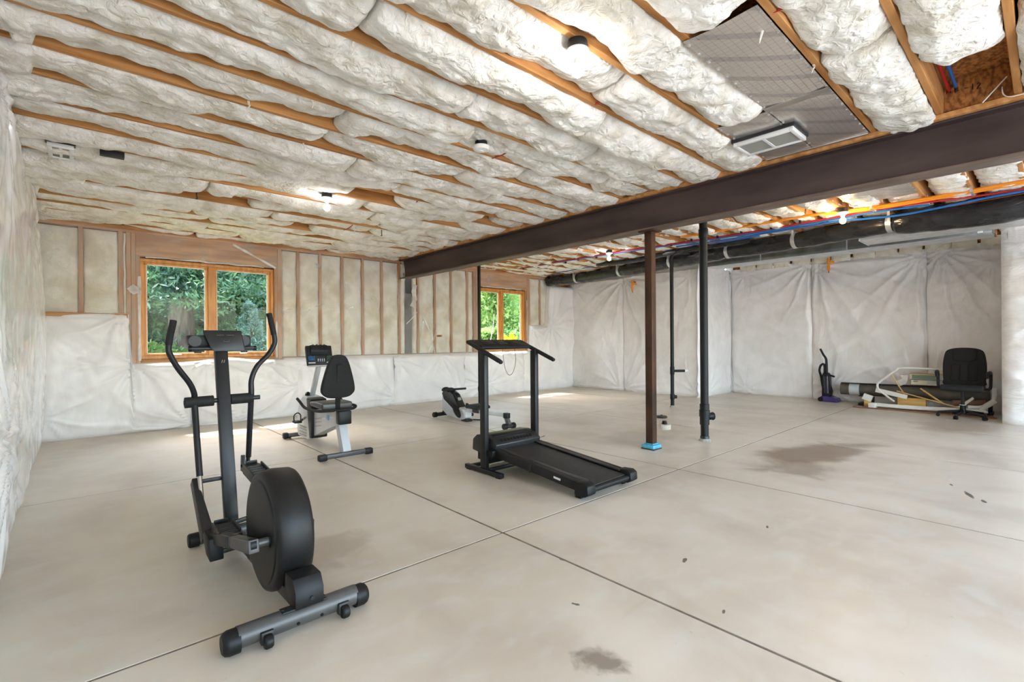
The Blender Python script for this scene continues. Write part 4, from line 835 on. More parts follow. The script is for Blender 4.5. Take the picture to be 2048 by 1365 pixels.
# swinging handlebars
MB().tube([lo(.432,3.47,1.383),lo(.418,3.50,1.29),lo(.413,3.51,1.24)], .0185, 18, 4).build('hand_grip', M['black_soft'], el)
MB().tube([lo(.413,3.51,1.245),lo(.416,3.515,1.19),lo(.46,3.54,1.10),lo(.525,3.575,1.00),lo(.553,3.60,.93),lo(.556,3.61,.875),lo(.555,3.53,.65),lo(.555,3.45,.44)], [.0165]*5+[.018,.018,.018], 18, 6).build('handlebar', M['blackpaint'], el)
MB().cyl(lo(.555,3.46,.46), lo(.556,3.345,.17), .0135, 16).build('swing_link', M['chrome'], el)
MB().tube([lo(1.004,3.64,1.452),lo(1.030,3.66,1.36),lo(1.042,3.665,1.305)], .0185, 18, 4).build('hand_grip', M['black_soft'], el)
MB().tube([lo(1.042,3.665,1.31),lo(1.046,3.665,1.245),lo(1.00,3.65,1.165),lo(.925,3.63,1.09),lo(.886,3.62,1.00),lo(.882,3.615,.90),lo(.882,3.655,.70),lo(.882,3.70,.46)], [.0165]*5+[.018,.018,.017], 18, 6).build('handlebar', M['blackpaint'], el)
MB().cyl(lo(.882,3.695,.48), lo(.882,3.725,.38), .0135, 16).build('swing_link', M['chrome'], el)
# pedal arms, cranks and foot plates
MB().cyl(lo(X0-.015,yc-.17,.335), lo(X0+.02,yc-.17,.335), .032, 20).build('crank_hub', M['black'], el)
MB().cyl(lo(.565,yc-.175,.335), lo(X0-.005,yc-.175,.335), .019, 18).build('crank_pin', M['graymetal'], el)
MB().cyl(lo(.575,yc-.175,.335), lo(.600,yc-.175,.335), .030, 18).build('crank_collar', M['black'], el)
al = MB(); al.bar(lo(.588,yc-.20,.335), lo(.590,yc+.18,.245), .045, .06, w2=.05, h2=.055); al.build('pedal_arm', M['graymetal'], el, bevel=.006)
MB().bar(lo(.590,yc+.16,.25), lo(.568,3.20,.145), .06, .06).build('pedal_arm', M['dgray'], el, bevel=.006)
MB().bar(lo(.553,3.20,.135), lo(.532,3.50,.405), .060, .075, w2=.030, h2=.06).build('pedal_link', M['dgray'], el, bevel=.005)
pc = MB(); pc.prism([(3.00-OY,.075),(3.10-OY,.085),(3.20-OY,.16),(3.16-OY,.20),(3.02-OY,.19)], 0, .525-OX, .592-OX); pc.build('pedal_cup', M['black'], el, bevel=.006)
def footplate(c, rx, sx, sy):
    Mx = Matrix.Translation(Vector(lo(*c))) @ Matrix.Rotation(rx, 4, 'X')
    f = MB(); f.prism([(-sx,-sy),(sx,-sy),(sx,sy*.75),(sx*.7,sy),(-sx*.7,sy),(-sx,sy*.75)], 2, -.05, .0, None); f.xf(Mx); fo = f.build('foot_plate', M['dgray'], el, bevel=.006)
    q = MB(); q.box((-sx+.006,0,.010),(.012,sy*1.5,.022)); q.box((sx-.006,0,.010),(.012,sy*1.5,.022)); q.box((0,sy-.008,.010),(sx*1.3,.012,.022)); q.xf(Mx); q.build('rim', M['dgray'], fo, bevel=.004)
    for k in range(7):
        q = MB(); q.box((0,-sy*.75+k*sy*.22,.003),(sx*1.5,.010,.006)); q.xf(Mx); q.build('tread_rib', M['graymetal'], fo)
footplate((.612,3.05,.222), -.02, .055, .13)
footplate((.895,3.50,.395), .10, .060, .20)
MB().bar(lo(.895,yc-.02,.30), lo(.895,3.35,.345), .05, .055).build('pedal_arm', M['dgray'], el, bevel=.006); MB().bar(lo(.895,3.35,.35), lo(.885,3.73,.37), .045, .05).build('pedal_arm', M['dgray'], el, bevel=.006)
MB().cyl(lo(X1,yc+.17,.30), lo(.90,yc+.17,.30), .019, 16).build('crank_pin', M['graymetal'], el)
MB().prism([(3.66-OY,.36),(3.76-OY,.36),(3.75-OY,.47),(3.69-OY,.48)], 0, .845-OX, .860-OX).build('pivot_plate', M['dgray'], el, bevel=.003); MB().cyl(lo(.84,3.725,.40), lo(.92,3.725,.40), .010, 10).build('pivot_bolt', M['black'], el)
for a, b_ in ((lo(.54,3.50,.395), lo(.70,3.50,.395)), (lo(.58,3.28,.155), lo(.86,3.32,.175)), (lo(.60,3.36,.13), lo(.84,3.40,.14)), (lo(.55,3.02,.11), lo(.72,3.03,.115))):
    MB().bar(a, b_, .022, .022).build('cross_tube', M['dgray'], el, bevel=.003)

# ------------------------------------------------------------------ treadmill
TX, TY_ = 3.19, 3.0
td = thing('treadmill', 'black folding treadmill with tall uprights, standing on the middle of the floor', 'exercise machine', (TX, TY_, 0))
def lt_(*p): return (p[0]-TX, p[1]-TY_, p[2])
BP = 'blackpaint'
for x in (2.845, 3.535):
    MB().lim(lt_(x-.022,3.29,.008), lt_(x+.022,3.83,.05)).build('foot_rail', M[BP], td, bevel=.006)
    for y in (3.34,3.78): MB().lim(lt_(x-.018,y-.03,0), lt_(x+.018,y+.03,.012)).build('foot_pad', M['black'], td)
    MB().bar(lt_(x+(.012 if x < 3 else -.012),3.56,.05), lt_(x+(.012 if x < 3 else -.012),3.56,1.15), .05, .075, (0,1,0)).build('upright', M[BP], td, bevel=.006)
    hb = MB(); hb.bar(lt_(x,3.80,1.245), lt_(x,3.31,1.06), .048, .036); hb.build('handle_arm', M['black_soft'], td, bevel=.016, seg=3)
    MB().ball(lt_(x,3.305,1.057),(.024,.02,.019)).build('handle_cap', M['black'], td)
MB().lim(lt_(2.86,3.76,.012), lt_(3.52,3.80,.045)).build('cross_bar', M[BP], td, bevel=.004)
MB().lim(lt_(2.86,3.52,.012), lt_(3.52,3.55,.045)).build('cross_bar', M[BP], td, bevel=.004)
# console
cp = MB(); cp.prism([(3.62-TY_,1.165),(3.81-TY_,1.235),(3.82-TY_,1.25),(3.80-TY_,1.262),(3.60-TY_,1.200),(3.59-TY_,1.18)], 0, 2.865-TX, 3.515-TX); cns = cp.build('console', M['black'], td, bevel=.006)
rotc = Matrix.Rotation(math.atan2(.062,.20),3,'X')
for x, w in ((3.02,.13),(3.19,.11),(3.36,.13)): MB().box(lt_(x,3.705,1.2355),(w,.10,.004), rotc).build('console_panel', M['dgray'] if w < .12 else M['blackpaint'], cns, bevel=.001)
MB().box(lt_(3.19,3.71,1.239),(.07,.04,.003), rotc).build('display', mk('display_glass', S(20,22,22), rough=.1), cns)
MB().tube([lt_(3.14,3.62,1.18),lt_(3.15,3.60,1.0),lt_(3.20,3.60,.91),lt_(3.26,3.60,.93),lt_(3.30,3.60,1.05),lt_(3.29,3.61,1.19)], .0025, 6, 6).build('safety_cord', M['black'], td)
MB().tube([lt_(2.882,3.60,.98),lt_(2.885,3.61,.93),lt_(2.885,3.60,.88),lt_(2.885,3.61,.83)], .012, 8, 4).build('cable_clip', M['black'], td)
# running deck, sloping from the motor cover down to the rear rollers
def dk(x, y, dz): z = .235 + (y-3.50)*(.235-.105)/(3.50-2.40); return lt_(x, y, z+dz)
dkb = MB(); dkb.bar(dk(3.195,3.62,-.045), dk(3.24,2.46,-.035), .52, .04); dkb.build('deck', M['black'], td, bevel=.004)
MB().bar(dk(3.195,3.66,-.012), dk(3.24,2.405,-.008), .44, .020).build('running_belt', mk('belt', S(38,36,35), S(48,45,43), rough=.55, scale=30), td, bevel=.006)
for x0, x1 in ((2.915,2.955),(3.475,3.525)):
    MB().bar(dk(x0,3.60,-.030), dk(x1,2.44,-.020), .060, .075).build('side_rail', M[BP], td, bevel=.008)
    MB().bar(dk(x0+(.045 if x0 < 3.2 else -.045),3.50,.006), dk(x1+(.045 if x0 < 3.2 else -.045),2.47,.016), .05, .008).build('foot_strip', M['dgray'], td, bevel=.002)
    if x0 < 3: MB().bar(dk(2.985,3.0,.008), dk(x1+.073,2.46,.018), .010, .008).build('edge_strip', M['graymetal'], td)
    cap = MB(); cap.prism([(2.36-TY_,.055),(2.40-TY_,.03),(2.50-TY_,.03),(2.50-TY_,.135),(2.40-TY_,.14),(2.365-TY_,.12)], 0, x1-.052-TX, x1+.052-TX); cap.build('rear_end_cap', M['black'], td, bevel=.010)
    MB().lim(lt_(x1-.02,2.46,0), lt_(x1+.02,2.52,.05)).build('rear_foot', M['black'], td, bevel=.006)
MB().cyl(dk(2.97,2.40,-.028), dk(3.51,2.40,-.028), .026, 20).build('rear_roller', M['black'], td)
mc = MB(); mc.prism([(3.46-TY_,.20),(3.44-TY_,.275),(3.50-TY_,.315),(3.60-TY_,.345),(3.74-TY_,.335),(3.80-TY_,.29),(3.81-TY_,.18),(3.60-TY_,.15)], 0, 2.90-TX, 3.49-TX); mco = mc.build('motor_cover', M['dgray'], td, bevel=.012)
MB().box(lt_(3.19,3.56,.338),(.46,.05,.012), Matrix.Rotation(.29,3,'X')).build('cover_ridge', M['black'], mco, bevel=.004)
for k in range(10): MB().box(lt_(3.0+.042*k,3.475,.303),(.022,.030,.004), Matrix.Rotation(.6,3,'X')).build('vent_slot', M['black'], mco)
MB().lim(lt_(2.93,3.55,.09), lt_(3.46,3.76,.19)).build('motor_tray', M['black'], td, bevel=.006)
for x in (2.885,3.50): MB().lim(lt_(x-.03,3.44,.17), lt_(x+.03,3.62,.225)).build('pivot_bracket', M['black'], td, bevel=.005)
MB().box(dk(2.917,2.72,-.02),(.004,.13,.017), Matrix.Rotation(math.atan2(.13,1.10),3,'X')).build('rail_label', M['white'], td)['label'] = 'small white label on the side rail'
MB().bar(dk(2.900,3.0,-.03), dk(2.903,2.985,-.03), .004, .07).build('rail_clip', M['dgray'], td)

# ------------------------------------------------------------------ recumbent bike
BX, BY = 2.15, 5.05
bk_ = thing('exercise_bike', 'silver recumbent exercise bike with a black backrest by the left window wall', 'exercise machine', (BX, BY, 0), -.03)
def lb(*p): return (p[0]-BX, p[1]-BY, p[2])
MB().bar(lb(1.90,BY,.045), lb(2.40,BY,.045), .055, .05).build('rear_stabilizer', M['graymetal'], bk_, bevel=.01)
for a, b_ in ((1.855,1.945),(2.355,2.445)): MB().bar(lb(a,BY,.042), lb(b_,BY,.042), .07, .066).build('end_cap', M['black'], bk_, bevel=.014)
MB().bar(lb(1.98,6.58,.045), lb(2.34,6.58,.045), .055, .05).build('front_stabilizer', M['graymetal'], bk_, bevel=.01)
for a, b_ in ((1.925,1.99),(2.33,2.395)): MB().bar(lb(a,6.58,.045), lb(b_,6.58,.045), .075, .075).build('end_cap', M['black'], bk_, bevel=.014)
for x in (2.02,2.30): MB().cyl(lb(x-.015,6.63,.03), lb(x+.015,6.63,.03), .03, 16).build('transport_wheel', M['black'], bk_)
MB().bar(lb(2.15,5.06,.06), lb(2.15,5.22,.42), .09, .11, (0,1,0)).build('rear_leg', M['silver'], bk_, bevel=.008)
MB().bar(lb(2.15,6.58,.07), lb(2.15,6.2,.16), .08, .07).build('front_leg', M['graymetal'], bk_, bevel=.006)
sh_ = MB(); sh_.prism([(5.92-BY,.10),(6.05-BY,.06),(6.42-BY,.06),(6.46-BY,.14),(6.44-BY,.34),(6.36-BY,.50),(6.22-BY,.585),(6.08-BY,.58),(5.98-BY,.50),(5.94-BY,.35)], 0, 2.06-BX, 2.24-BX); shl = sh_.build('drive_shell', M['silver'], bk_, bevel=.02, seg=3)
sh2 = MB(); sh2.prism([(5.88-BY,.10),(5.96-BY,.09),(6.02-BY,.35),(6.06-BY,.56),(6.02-BY,.575),(5.90-BY,.56),(5.86-BY,.40)], 0, 2.055-BX, 2.245-BX); sh2.build('shell_band', M['black'], bk_, bevel=.01)
for k in range(4): MB().box(lb(2.057,6.20+.0*k,.10+.035*k),(.006,.26,.016)).build('shell_rib', M['grille'], shl, bevel=.002)
rl = MB(); rl.prism([(5.12-BY,.36),(5.90-BY,.12),(5.90-BY,.44),(5.12-BY,.50)], 0, 2.085-BX, 2.215-BX); rlo = rl.build('seat_rail_shroud', M['silver'], bk_, bevel=.012)
for k in range(3): MB().bar(lb(2.082,5.83,.25+.045*k), lb(2.082,5.62,.285+.045*k), .004, .007).build('vent_slot', M['grille'], rlo)
MB().cyl(lb(2.0865,5.40,.40), lb(2.0825,5.40,.40), .030, 20).build('round_badge', mk('badge_blue', S(70,160,215), rough=.4), rlo)['label'] = 'light blue round badge on the shroud'
MB().bar(lb(2.082,5.59,.365), lb(2.082,5.46,.388), .004, .022).build('shroud_lettering', M['white'], rlo); MB().bar(lb(2.082,5.34,.41), lb(2.082,5.24,.425), .004, .018).build('shroud_lettering', M['white'], rlo)
MB().lim(lb(2.08,5.06,.36), lb(2.22,5.16,.505)).build('rail_end_cap', M['black'], bk_, bevel=.012)
MB().bar(lb(2.15,6.16,.54), lb(2.19,5.99,.99), .05, .06, (0,1,0)).build('console_post', M['silver'], bk_, bevel=.008)
MB().ball(lb(2.12,6.20,.58),(.035,.05,.05)).build('post_knob', M['black'], bk_)
cn = MB(); cn.prism([(5.93-BY,.975),(5.97-BY,.955),(6.05-BY,1.16),(6.04-BY,1.205),(6.00-BY,1.205)], 0, 2.035-BX, 2.345-BX); cno = cn.build('console', M['abs'], bk_, bevel=.012)
MB().prism([(5.97-BY,1.04),(5.99-BY,1.05),(6.03-BY,1.205),(5.99-BY,1.215),(5.95-BY,1.15)], 0, 2.08-BX, 2.29-BX).build('console_hood', M['black'], cno, bevel=.01)
for k in range(4): MB().box(lb(2.115+.045*k,5.985,1.218),(.006,.06,.008)).build('hood_rib', M['abs'], cno)
MB().box(lb(2.085,5.945,1.055),(.075,.006,.05), Matrix.Rotation(-.3,3,'X')).build('screen', mk('screen_blue', S(58,104,160), S(40,70,110), rough=.2, scale=30), cno); MB().box(lb(2.30,5.945,1.055),(.075,.006,.05), Matrix.Rotation(-.3,3,'X')).build('screen', mk('screen_green', S(50,70,62), rough=.2), cno)
for x in (2.085,2.30): MB().box(lb(x,5.928,1.000),(.08,.006,.014)).build('key_row', M['silver'], cno)
for k in range(4): MB().box(lb(2.16+.024*k,5.935,1.03),(.010,.01,.035)).build('rack_tooth', M['silver'], cno, bevel=.002)
MB().cyl(lb(2.04,5.93,.96), lb(2.34,5.93,.96), .011, 12).build('lower_bar', M['silver'], bk_)
# seat, backrest, side handles
MB().prism([(5.28-BY,.505),(5.66-BY,.515),(5.72-BY,.535),(5.70-BY,.565),(5.50-BY,.58),(5.28-BY,.575)], 0, 1.98-BX, 2.32-BX).build('seat', M['graymetal'], bk_, bevel=.02, seg=3)
MB().lim(lb(2.09,5.2,.455), lb(2.21,5.6,.505)).build('seat_carriage', M['black'], bk_, bevel=.006)
out = catmull_closed([(-.165,.655),(-.09,.615),(.09,.615),(.165,.655),(.185,.72),(.15,.88),(.10,1.03),(.05,1.085),(-.05,1.085),(-.10,1.03),(-.15,.88),(-.185,.72)], 5)
bb = MB(); bb.prism(out, 1, 5.27-BY, 5.33-BY); bb.xf(Matrix.Translation((0,.03,0)) @ Matrix.Rotation(0.08,4,'X') @ Matrix.Translation((0,0,0))); bb.build('backrest', M['black_soft'], bk_, bevel=.014, seg=3)
MB().bar(lb(2.15,5.30,.46), lb(2.15,5.215,1.00), .055, .022, (0,1,0)).build('backrest_post', M['black_soft'], bk_, bevel=.004)
MB().tube([lb(1.905,5.90,.585),lb(1.91,5.82,.555),lb(1.925,5.70,.50),lb(1.94,5.50,.49),lb(1.95,5.32,.495),lb(2.0,5.24,.50),lb(2.15,5.22,.50),lb(2.30,5.23,.505),lb(2.36,5.30,.52),lb(2.37,5.50,.52),lb(2.37,5.70,.53),lb(2.37,5.82,.585)], .016, 14, 5).build('side_handles', M['black_soft'], bk_)
for sx, y, z in ((-1,6.12,.29),(1,6.02,.36)):
    x = 2.15+sx*.10
    MB().bar(lb(x,6.05,.335), lb(x+sx*.035,y,z), .018, .024).build('crank', M['chrome'], bk_)
    pd = MB().box(lb(x+sx*.085,y,z-.01),(.085,.11,.025)).build('pedal', M['black'], bk_, bevel=.005)
    MB().tube([lb(x+sx*.05,y-.02,z),lb(x+sx*.05,y-.02,z+.07),lb(x+sx*.085,y-.02,z+.10),lb(x+sx*.125,y-.02,z+.07),lb(x+sx*.125,y-.02,z)], .007, 8, 4).build('pedal_strap', M['black'], pd)

# ------------------------------------------------------------------ rowing machine
RX, RY = 4.52, 6.70
rw_ = thing('rowing_machine', 'small gray rowing machine on the floor beyond the treadmill', 'exercise machine', (RX, RY, 0))
def lr(*p): return (p[0]-RX, p[1]-RY, p[2])
MB().cyl(lr(4.35,RY,.05), lr(4.72,RY,.05), .032, 18).build('front_stabilizer', M['dgray'], rw_)
for a, d in ((4.315,1),(4.76,-1)): MB().lathe([(.0,0),(.036,0),(.043,.008),(.043,.06)], lr(a,RY,.05), (d,0,0), 18).build('end_cap', M['black'], rw_)
MB().bar(lr(4.52,RY,.06), lr(4.52,6.55,.19), .05, .06).build('front_leg', M['dgray'], rw_, bevel=.005)
MB().prism([(6.66-RY,.13),(6.52-RY,.05),(6.10-RY,.02),(6.02-RY,.06),(6.02-RY,.17),(6.22-RY,.22),(6.30-RY,.34),(6.42-RY,.42),(6.58-RY,.43),(6.66-RY,.34)], 0, 4.455-RX, 4.585-RX).build('body', M['silver'], rw_, bevel=.015)
MB().prism([(6.60-RY,.30),(6.30-RY,.14),(6.16-RY,.19),(6.24-RY,.28),(6.34-RY,.40),(6.46-RY,.455),(6.60-RY,.455),(6.66-RY,.40)], 0, 4.445-RX, 4.595-RX).build('top_cover', M['abs'], rw_, bevel=.02)
MB().prism([(6.30-RY,.25),(6.22-RY,.20),(6.27-RY,.36),(6.34-RY,.42),(6.37-RY,.40)], 0, 4.475-RX, 4.565-RX).build('console', M['black'], rw_, bevel=.008); MB().box(lr(4.52,6.262,.33),(.06,.012,.05), Matrix.Rotation(-.5,3,'X')).build('display', M['grille'], rw_)
MB().cyl(lr(4.30,6.42,.475), lr(4.72,6.36,.475), .017, 14).build('pull_handle', M['black_soft'], rw_)
for y in (6.60,6.47): MB().ball(lr(4.50,y,.455),(.075,.06,.045)).build('roller_hump', M['black'], rw_)
for sx in (-1, 1):
    f = MB(); f.lathe([(.0,0),(.06,0),(.066,.012),(.06,.02),(.0,.02)], (0,0,0), (0,0,1), 20); f.xf(Matrix.Translation(Vector(lr(4.52+sx*.125,6.17,.15))) @ Matrix.Rotation(.9,4,'X') @ Matrix.Diagonal((.85,1.9,1,1))); f.build('foot_plate', M['black'], rw_)
    MB().cyl(lr(4.52,6.20,.12), lr(4.52+sx*.13,6.19,.13), .012, 10).build('foot_axle', M['dgray'], rw_)
MB().bar(lr(4.52,6.05,.17), lr(4.53,5.13,.195), .045, .055).build('rail', M['silver'], rw_, bevel=.005)
MB().prism([(5.66-RY,.225),(5.95-RY,.225),(5.96-RY,.265),(5.90-RY,.285),(5.70-RY,.285),(5.65-RY,.26)], 0, 4.40-RX, 4.66-RX).build('seat', M['black_soft'], rw_, bevel=.014, seg=3); MB().lim(lr(4.48,5.74,.16), lr(4.57,5.88,.226)).build('seat_carriage', M['dgray'], rw_, bevel=.004)
MB().bar(lr(4.53,5.16,.19), lr(4.53,5.09,.06), .05, .06, (0,1,0)).build('rear_leg', M['graymetal'], rw_, bevel=.004); MB().lim(lr(4.495,5.10,.15), lr(4.565,5.18,.225)).build('rail_cap', M['black'], rw_, bevel=.006)
MB().cyl(lr(4.46,5.09,.045), lr(4.60,5.09,.045), .032, 16).build('rear_stabilizer', M['dgray'], rw_)
for a, d in ((4.425,1),(4.635,-1)): MB().lathe([(.0,0),(.038,0),(.044,.008),(.044,.05)], lr(a,5.09,.045), (d,0,0), 18).build('end_cap', M['black'], rw_)
MB().lim(lr(4.46,6.00,.0), lr(4.58,6.14,.035)).build('middle_foot', M['black'], rw_, bevel=.006)
MB().tube([lr(4.60,6.02,.02),lr(4.70,5.95,.012),lr(4.72,5.82,.012)], .010, 8, 4).build('strap_end', M['black'], rw_)

# ------------------------------------------------------------------ office chair (faces the camera, towards -x)
M['chairfab'] = mk('black_chair_fabric', S(18,16,15), S(26,23,21), rough=.85, scale=40, bump=.15, bscale=160, bdist=.001)
ch = thing('office_chair', 'black swivel office chair with armrests in front of the pile of boards', 'chair', (10.20, .88, 0))
MB().cyl((0,0,.08),(0,0,.20),.036,18).build('column_sleeve', M['black'], ch); MB().cyl((0,0,.20),(0,0,.205),.042,18).build('column_collar', M['white'], ch); MB().cyl((0,0,.20),(0,0,.43),.022,16).build('gas_lift', M['black'], ch)
MB().lathe([(.0,.07),(.05,.07),(.055,.09),(.045,.13),(.0,.13)], n=20).build('hub', M['black'], ch)
for k in range(5):
    a = 2.95+k*2*PI/5; c, s_ = math.cos(a), math.sin(a); x, y = .29*c, .29*s_
    MB().bar((.03*c,.03*s_,.105),(x,y,.075),.05,.045,w2=.034,h2=.026).build('base_arm', M['black'], ch, bevel=.006)
    w = MB(); 
    for e in (-.014,.014): w.cyl((x-s_*e-s_*.010,y+c*e+c*.010,.027),(x-s_*e+s_*.010,y+c*e-c*.010,.027),.027,16)
    w.cyl((x,y,.03),(x,y,.075),.008,8); w.build('caster', M['black'], ch)
MB().lim((-.12,-.10,.425),(.12,.10,.455)).build('seat_plate', M['black'], ch, bevel=.004)
st = MB(); st.prism([(-.27,.445),(-.25,.425),(.22,.455),(.24,.50),(.16,.520),(.0,.505),(-.20,.52),(-.275,.49)], 1, -.245, .245); st.build('seat', M['chairfab'], ch, bevel=.03, seg=4, angle=60)
out = catmull_closed([(-.215,.0),(-.245,.08),(-.255,.30),(-.232,.49),(-.19,.555),(-.08,.585),(.08,.585),(.19,.555),(.232,.49),(.255,.30),(.245,.08),(.215,.0)], 5)
Rb = Matrix.Translation((.20,0,.50)) @ Matrix.Rotation(.16,4,'Y')
b = MB(); b.prism(out, 0, -.045, .045); b.xf(Rb); b.build('backrest', M['chairfab'], ch, bevel=.028, seg=4, angle=60)
o2 = catmull_closed([(-.125,.385),(-.13,.52),(-.08,.565),(.08,.565),(.13,.52),(.125,.385),(.0,.365)], 4)
b = MB(); b.prism(o2, 0, -.062, -.02); b.xf(Rb); b.build('headrest_pad', M['chairfab'], ch, bevel=.012, seg=3)
for y0, y1 in ((-.16,-.06),(-.05,.05),(.06,.16)):
    b = MB(); b.prism([(y0,.06),(y1,.06),(y1*.95,.32),(y0*.95,.32)], 0, -.056, -.02); b.xf(Rb); b.build('lumbar_pad', M['chairfab'], ch, bevel=.010, seg=3)
MB().bar((.10,0,.44),(.27,0,.62),.07,.02,(1,0,0)).build('back_bracket', M['black'], ch)
for sgn in (-1, 1):
    y = sgn*.292
    MB().tube([(.12,sgn*.22,.45),(.12,y,.46),(.135,y+sgn*.01,.55),(.12,y+sgn*.012,.66),(.07,y+sgn*.012,.705),(-.06,y+sgn*.005,.71),(-.15,y-sgn*.005,.69),(-.19,y-sgn*.01,.64)], [.018,.02,.02,.021,.024,.026,.024,.016], 12, 5).build('armrest', M['black'], ch)

# ------------------------------------------------------------------ upright vacuum cleaner
vc = thing('vacuum_cleaner', 'black upright vacuum cleaner with a purple foot against the white wall', 'vacuum', (11.10, 2.93, 0))
pur = mk('purple_plastic', S(52,36,104), rough=.3)
MB().prism([(.12,.0),(.125,.06),(.07,.11),(-.02,.115),(-.17,.07),(-.20,.03),(-.20,.0)], 0, -.15, .15).build('foot', pur, vc, bevel=.014, seg=3)
for x in (-.155,.155): MB().cyl((x-.012,.085,.045),(x+.012,.085,.045),.045,18).build('wheel', M['black'], vc)
MB().prism([(.085,.10),(-.06,.10),(-.075,.20),(-.05,.30),(-.045,.50),(-.02,.56),(.05,.58),(.08,.52)], 0, -.085, .085).build('body', M['black'], vc, bevel=.018, seg=3)
MB().cyl((-.075,-.01,.17),(-.075,.0,.50),.055,18).build('dust_cup', mk('smoky_cup', S(40,34,48), rough=.15), vc)
MB().tube([(0,.02,.50),(0,.02,.78),(0,.035,.86),(0,.075,.93),(0,.125,1.04)], [.030,.022,.021,.020,.018], 14, 4).build('handle', M['black'], vc)
MB().tube([(.0,-.03,.52),(.0,-.09,.50),(.0,-.12,.49)], .018, 10, 3).build('carry_handle', M['black'], vc)
MB().tube([(.03,.06,.16),(.04,.10,.30),(.04,.125,.48),(.03,.15,.60),(.02,.125,.70),(.0,.07,.735),(.0,.05,.66),(.0,.055,.50)], .020, 12, 6).build('hose', M['black_soft'], vc)
MB().lim((-.02,.09,.36),(.02,.11,.40)).build('cord_hook', M['black'], vc, bevel=.003)

# ------------------------------------------------------------------ the pile of leftover materials against the alcove wall
M['matgray'] = mk('gray_mat', S(80,75,68), S(96,91,83), rough=.55, scale=8)
M['dowelw'] = mk('dowel_wood', S(206,164,96), S(224,186,120), rough=.6, scale=10, stretch=(4,.3,4))
M['pine'] = mk('pine_block', S(196,150,80), S(218,176,104), rough=.7, scale=8, stretch=(3,.4,3))
M['redwood'] = mk('dark_board', S(120,84,64), S(150,110,86), rough=.7, scale=6, stretch=(4,.3,4))
rl_ = thing('rolled_mat', 'long gray rolled mat lying on blocks along the foot of the wall', 'mat')
MB().cyl((10.97,2.66,.285),(10.93,.62,.30),.115,30).build('roll', M['matgray'], rl_, bevel=.01)
MB().bar((10.90,2.64,.398),(10.93,.8,.413),.09,.012).build('loose_flap', M['black'], rl_)
for y, w in ((2.52,.16),(1.55,.13)):
    MB().tube([(10.968-.0,y,.286),(10.965,y-w,.287)], .1165, 30).build('tape', M['silver'] if w > .15 else M['grille'], rl_)
MB().lathe([(.115,0),(.118,.02),(.08,.022),(.075,.004),(.0,.004)], (10.97,2.645,.285), (0,1,0), 28).build('roll_end', M['matgray'], rl_)
for i, (x, y, lab) in enumerate(((10.92,2.30,'black stand under the left end of the rolled mat'),(10.92,.75,'black stand under the rolled mat behind the chair'))):
    s = thing('stand', lab, 'stand', (x,y,0)); MB().lim((-.14,-.06,0),(.12,.06,.05)).build('base', M['black'], s, bevel=.006); MB().lim((-.03,-.16,.05),(.03,-.11,.165)).build('post', M['black'], s, bevel=.004); MB().lim((-.12,-.17,.0),(.12,-.10,.05)).build('base', M['black'], s, bevel=.006); MB().lim((-.10,-.12,.165),(.10,.06,.178)).build('rest', M['dgray'], s)
t = thing('foam_block', 'short beige block leaning at the left end of the pile', 'block', (10.72,2.20,0)); MB().box((0,0,.165),(.07,.14,.11), Matrix.Rotation(.35,3,'X')).build('block', M['pvcwhite'], t, bevel=.008); MB().lim((-.03,-.05,0),(.03,.05,.12)).build('support', M['pine'], t)
tag(MB().lim((10.66,1.38,.0),(10.80,1.76,.205)).build('wood_block', M['pine'], bevel=.004), 'orange pine block in the middle of the pile', 'block')
t = thing('vinyl_strips', 'bundle of long white vinyl strips at the front of the pile', 'trim', (0,0,0))
for k in range(5):
    z = .045+.014*(k % 3); x = 10.50+.022*k
    MB().tube([(x,2.13-.03*k,z+.012),(x-.01,1.6,z+.006),(x+.01,1.0,z+.02),(x,.62+.02*k,z+.035)], .016, 8, 6).build('strip', M['pvcwhite'], t)
MB().bar((10.52,2.13,.05),(10.50,2.03,.055),.14,.09).build('wrapped_end', M['pvcwhite'], t, bevel=.012)
MB().bar((10.56,.72,.10),(10.62,.55,.26),.09,.06).build('wrapped_end', M['pvcwhite'], t, bevel=.012)
for i, (x, y0, y1, lab) in enumerate(((10.43,2.36,.52,'reddish brown plank on the floor at the very front of the pile'),(10.53,2.24,.56,'reddish brown plank on the floor under the white vinyl strips'))):
    tag(MB().lim((x-.04,y1,.001),(x+.04,y0,.018+.001*i)).build('plank', M['redwood'], bevel=.002), lab, 'board')
tag(MB().bar((10.68,2.07,.315),(10.64,1.62,.225),.03,.075).build('vinyl_trim', M['pvcwhite'], bevel=.003), 'wide white trim piece sloping down over the pile', 'trim')
tag(MB().tube([(10.74,1.15,.715),(10.74,1.70,.722),(10.72,1.78,.685),(10.70,1.86,.61),(10.68,2.0,.475),(10.68,2.045,.41),(10.67,2.02,.32),(10.65,1.90,.215),(10.64,1.80,.13)], .017, 12, 6).build('bent_tube', M['pvcwhite']), 'white bent plastic tube looping up out of the pile', 'tube')
for p0, p1, r, m, lab in (((10.66,1.84,.60),(10.70,1.66,.25),.010,'dowelw','thin stick standing from the bend of the white tube'),((10.60,1.76,.325),(10.50,.88,.10),.009,'dowelw','long thin wooden dowel sloping down to the right across the pile'),((10.61,1.44,.39),(10.55,1.15,.165),.013,'dowelw','short pale dowel crossing the long dowel before the chair')):
    tag(MB().cyl(p0, p1, r, 10).build('dowel', M[m]), lab, 'stick')
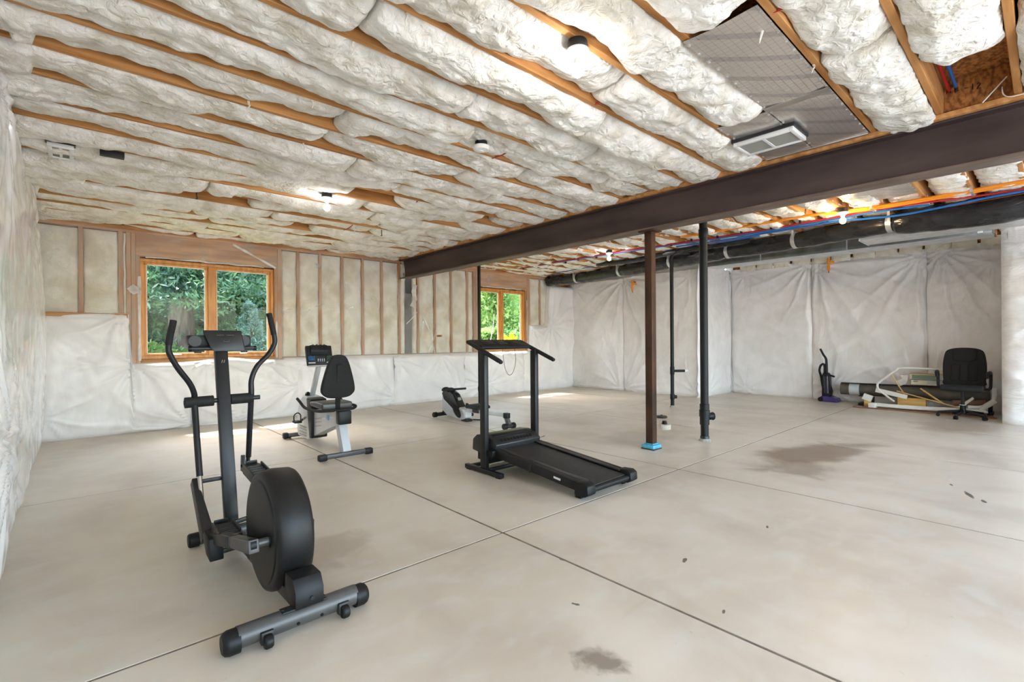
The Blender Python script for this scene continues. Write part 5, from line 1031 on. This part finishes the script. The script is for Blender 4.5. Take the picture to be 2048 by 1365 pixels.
for z, m, lab, cx in ((.482,'box_low','beige flat carton of tiles on the rolled mat, lower of two',1.36),(.575,'box_up','flat carton with a green label on top of the beige one',1.38)):
    t = thing('carton', lab, 'box', (10.93, cx, z), .02); 
    MB().lim((-.15,-.30,-.045),(.15,.23,.040)).build('carton_body', mk(m, S(214,204,176) if z < .5 else S(206,198,184), rough=.8), t, bevel=.004)
    if z > .5: MB().lim((-.1515,-.12,-.038),(-.15,.20,.032)).build('label_strip', mk('green_label', S(118,140,118), rough=.7), t)['label'] = 'green printed label'; MB().lim((-.1515,-.28,-.038),(-.15,-.13,.032)).build('label_strip', mk('pale_label', S(176,184,188), rough=.7), t)
    else: MB().lim((-.1515,-.28,-.03),(-.15,.02,.03)).build('label_strip', mk('grayblue_label', S(178,182,184), rough=.7), t); MB().lim((-.1515,.14,.0),(-.15,.20,.028)).build('label_strip', M['grille'], t)
    MB().lim((-.16,-.31,.040),(.15,.24,.046)).build('carton_flap', M['pine'] if z > .5 else M['dgray'], t)
t = thing('plastic_scrap', 'crumpled clear plastic hanging out beside the green-labelled carton', 'scrap', (10.78,1.66,.44)); mesh_np('sheet', [(0,.0,.0),(-.03,.06,-.03),(.0,-.03,.10),(-.02,.05,.09),(.02,-.02,.16),(.01,.08,.15),(-.04,.10,-.05),(.0,.13,.05)], [(0,1,3,2),(2,3,5,4),(1,6,7,3)], M['film_white'], t)
tag(MB().prism([(1.00,.10),(.80,.30),(.78,.27),(.96,.075)], 0, 10.585, 10.60).build('vinyl_trim', M['pvcwhite']), 'white triangular trim offcut standing up behind the chair column', 'trim')
tag(MB().tube([(10.72,.56,.44),(10.68,.56,.30),(10.62,.60,.19),(10.55,.72,.145),(10.52,.85,.14)], .028, 10, 5).build('bent_tube', M['pvcwhite']), 'white curved tube bending up at the right end of the pile', 'tube')
tag(MB().bar((10.78,1.05,.16),(10.74,.66,.20),.06,.10).build('wood_block', M['redwood'], bevel=.004), 'brown board stub under the mat just left of the chair column', 'board')
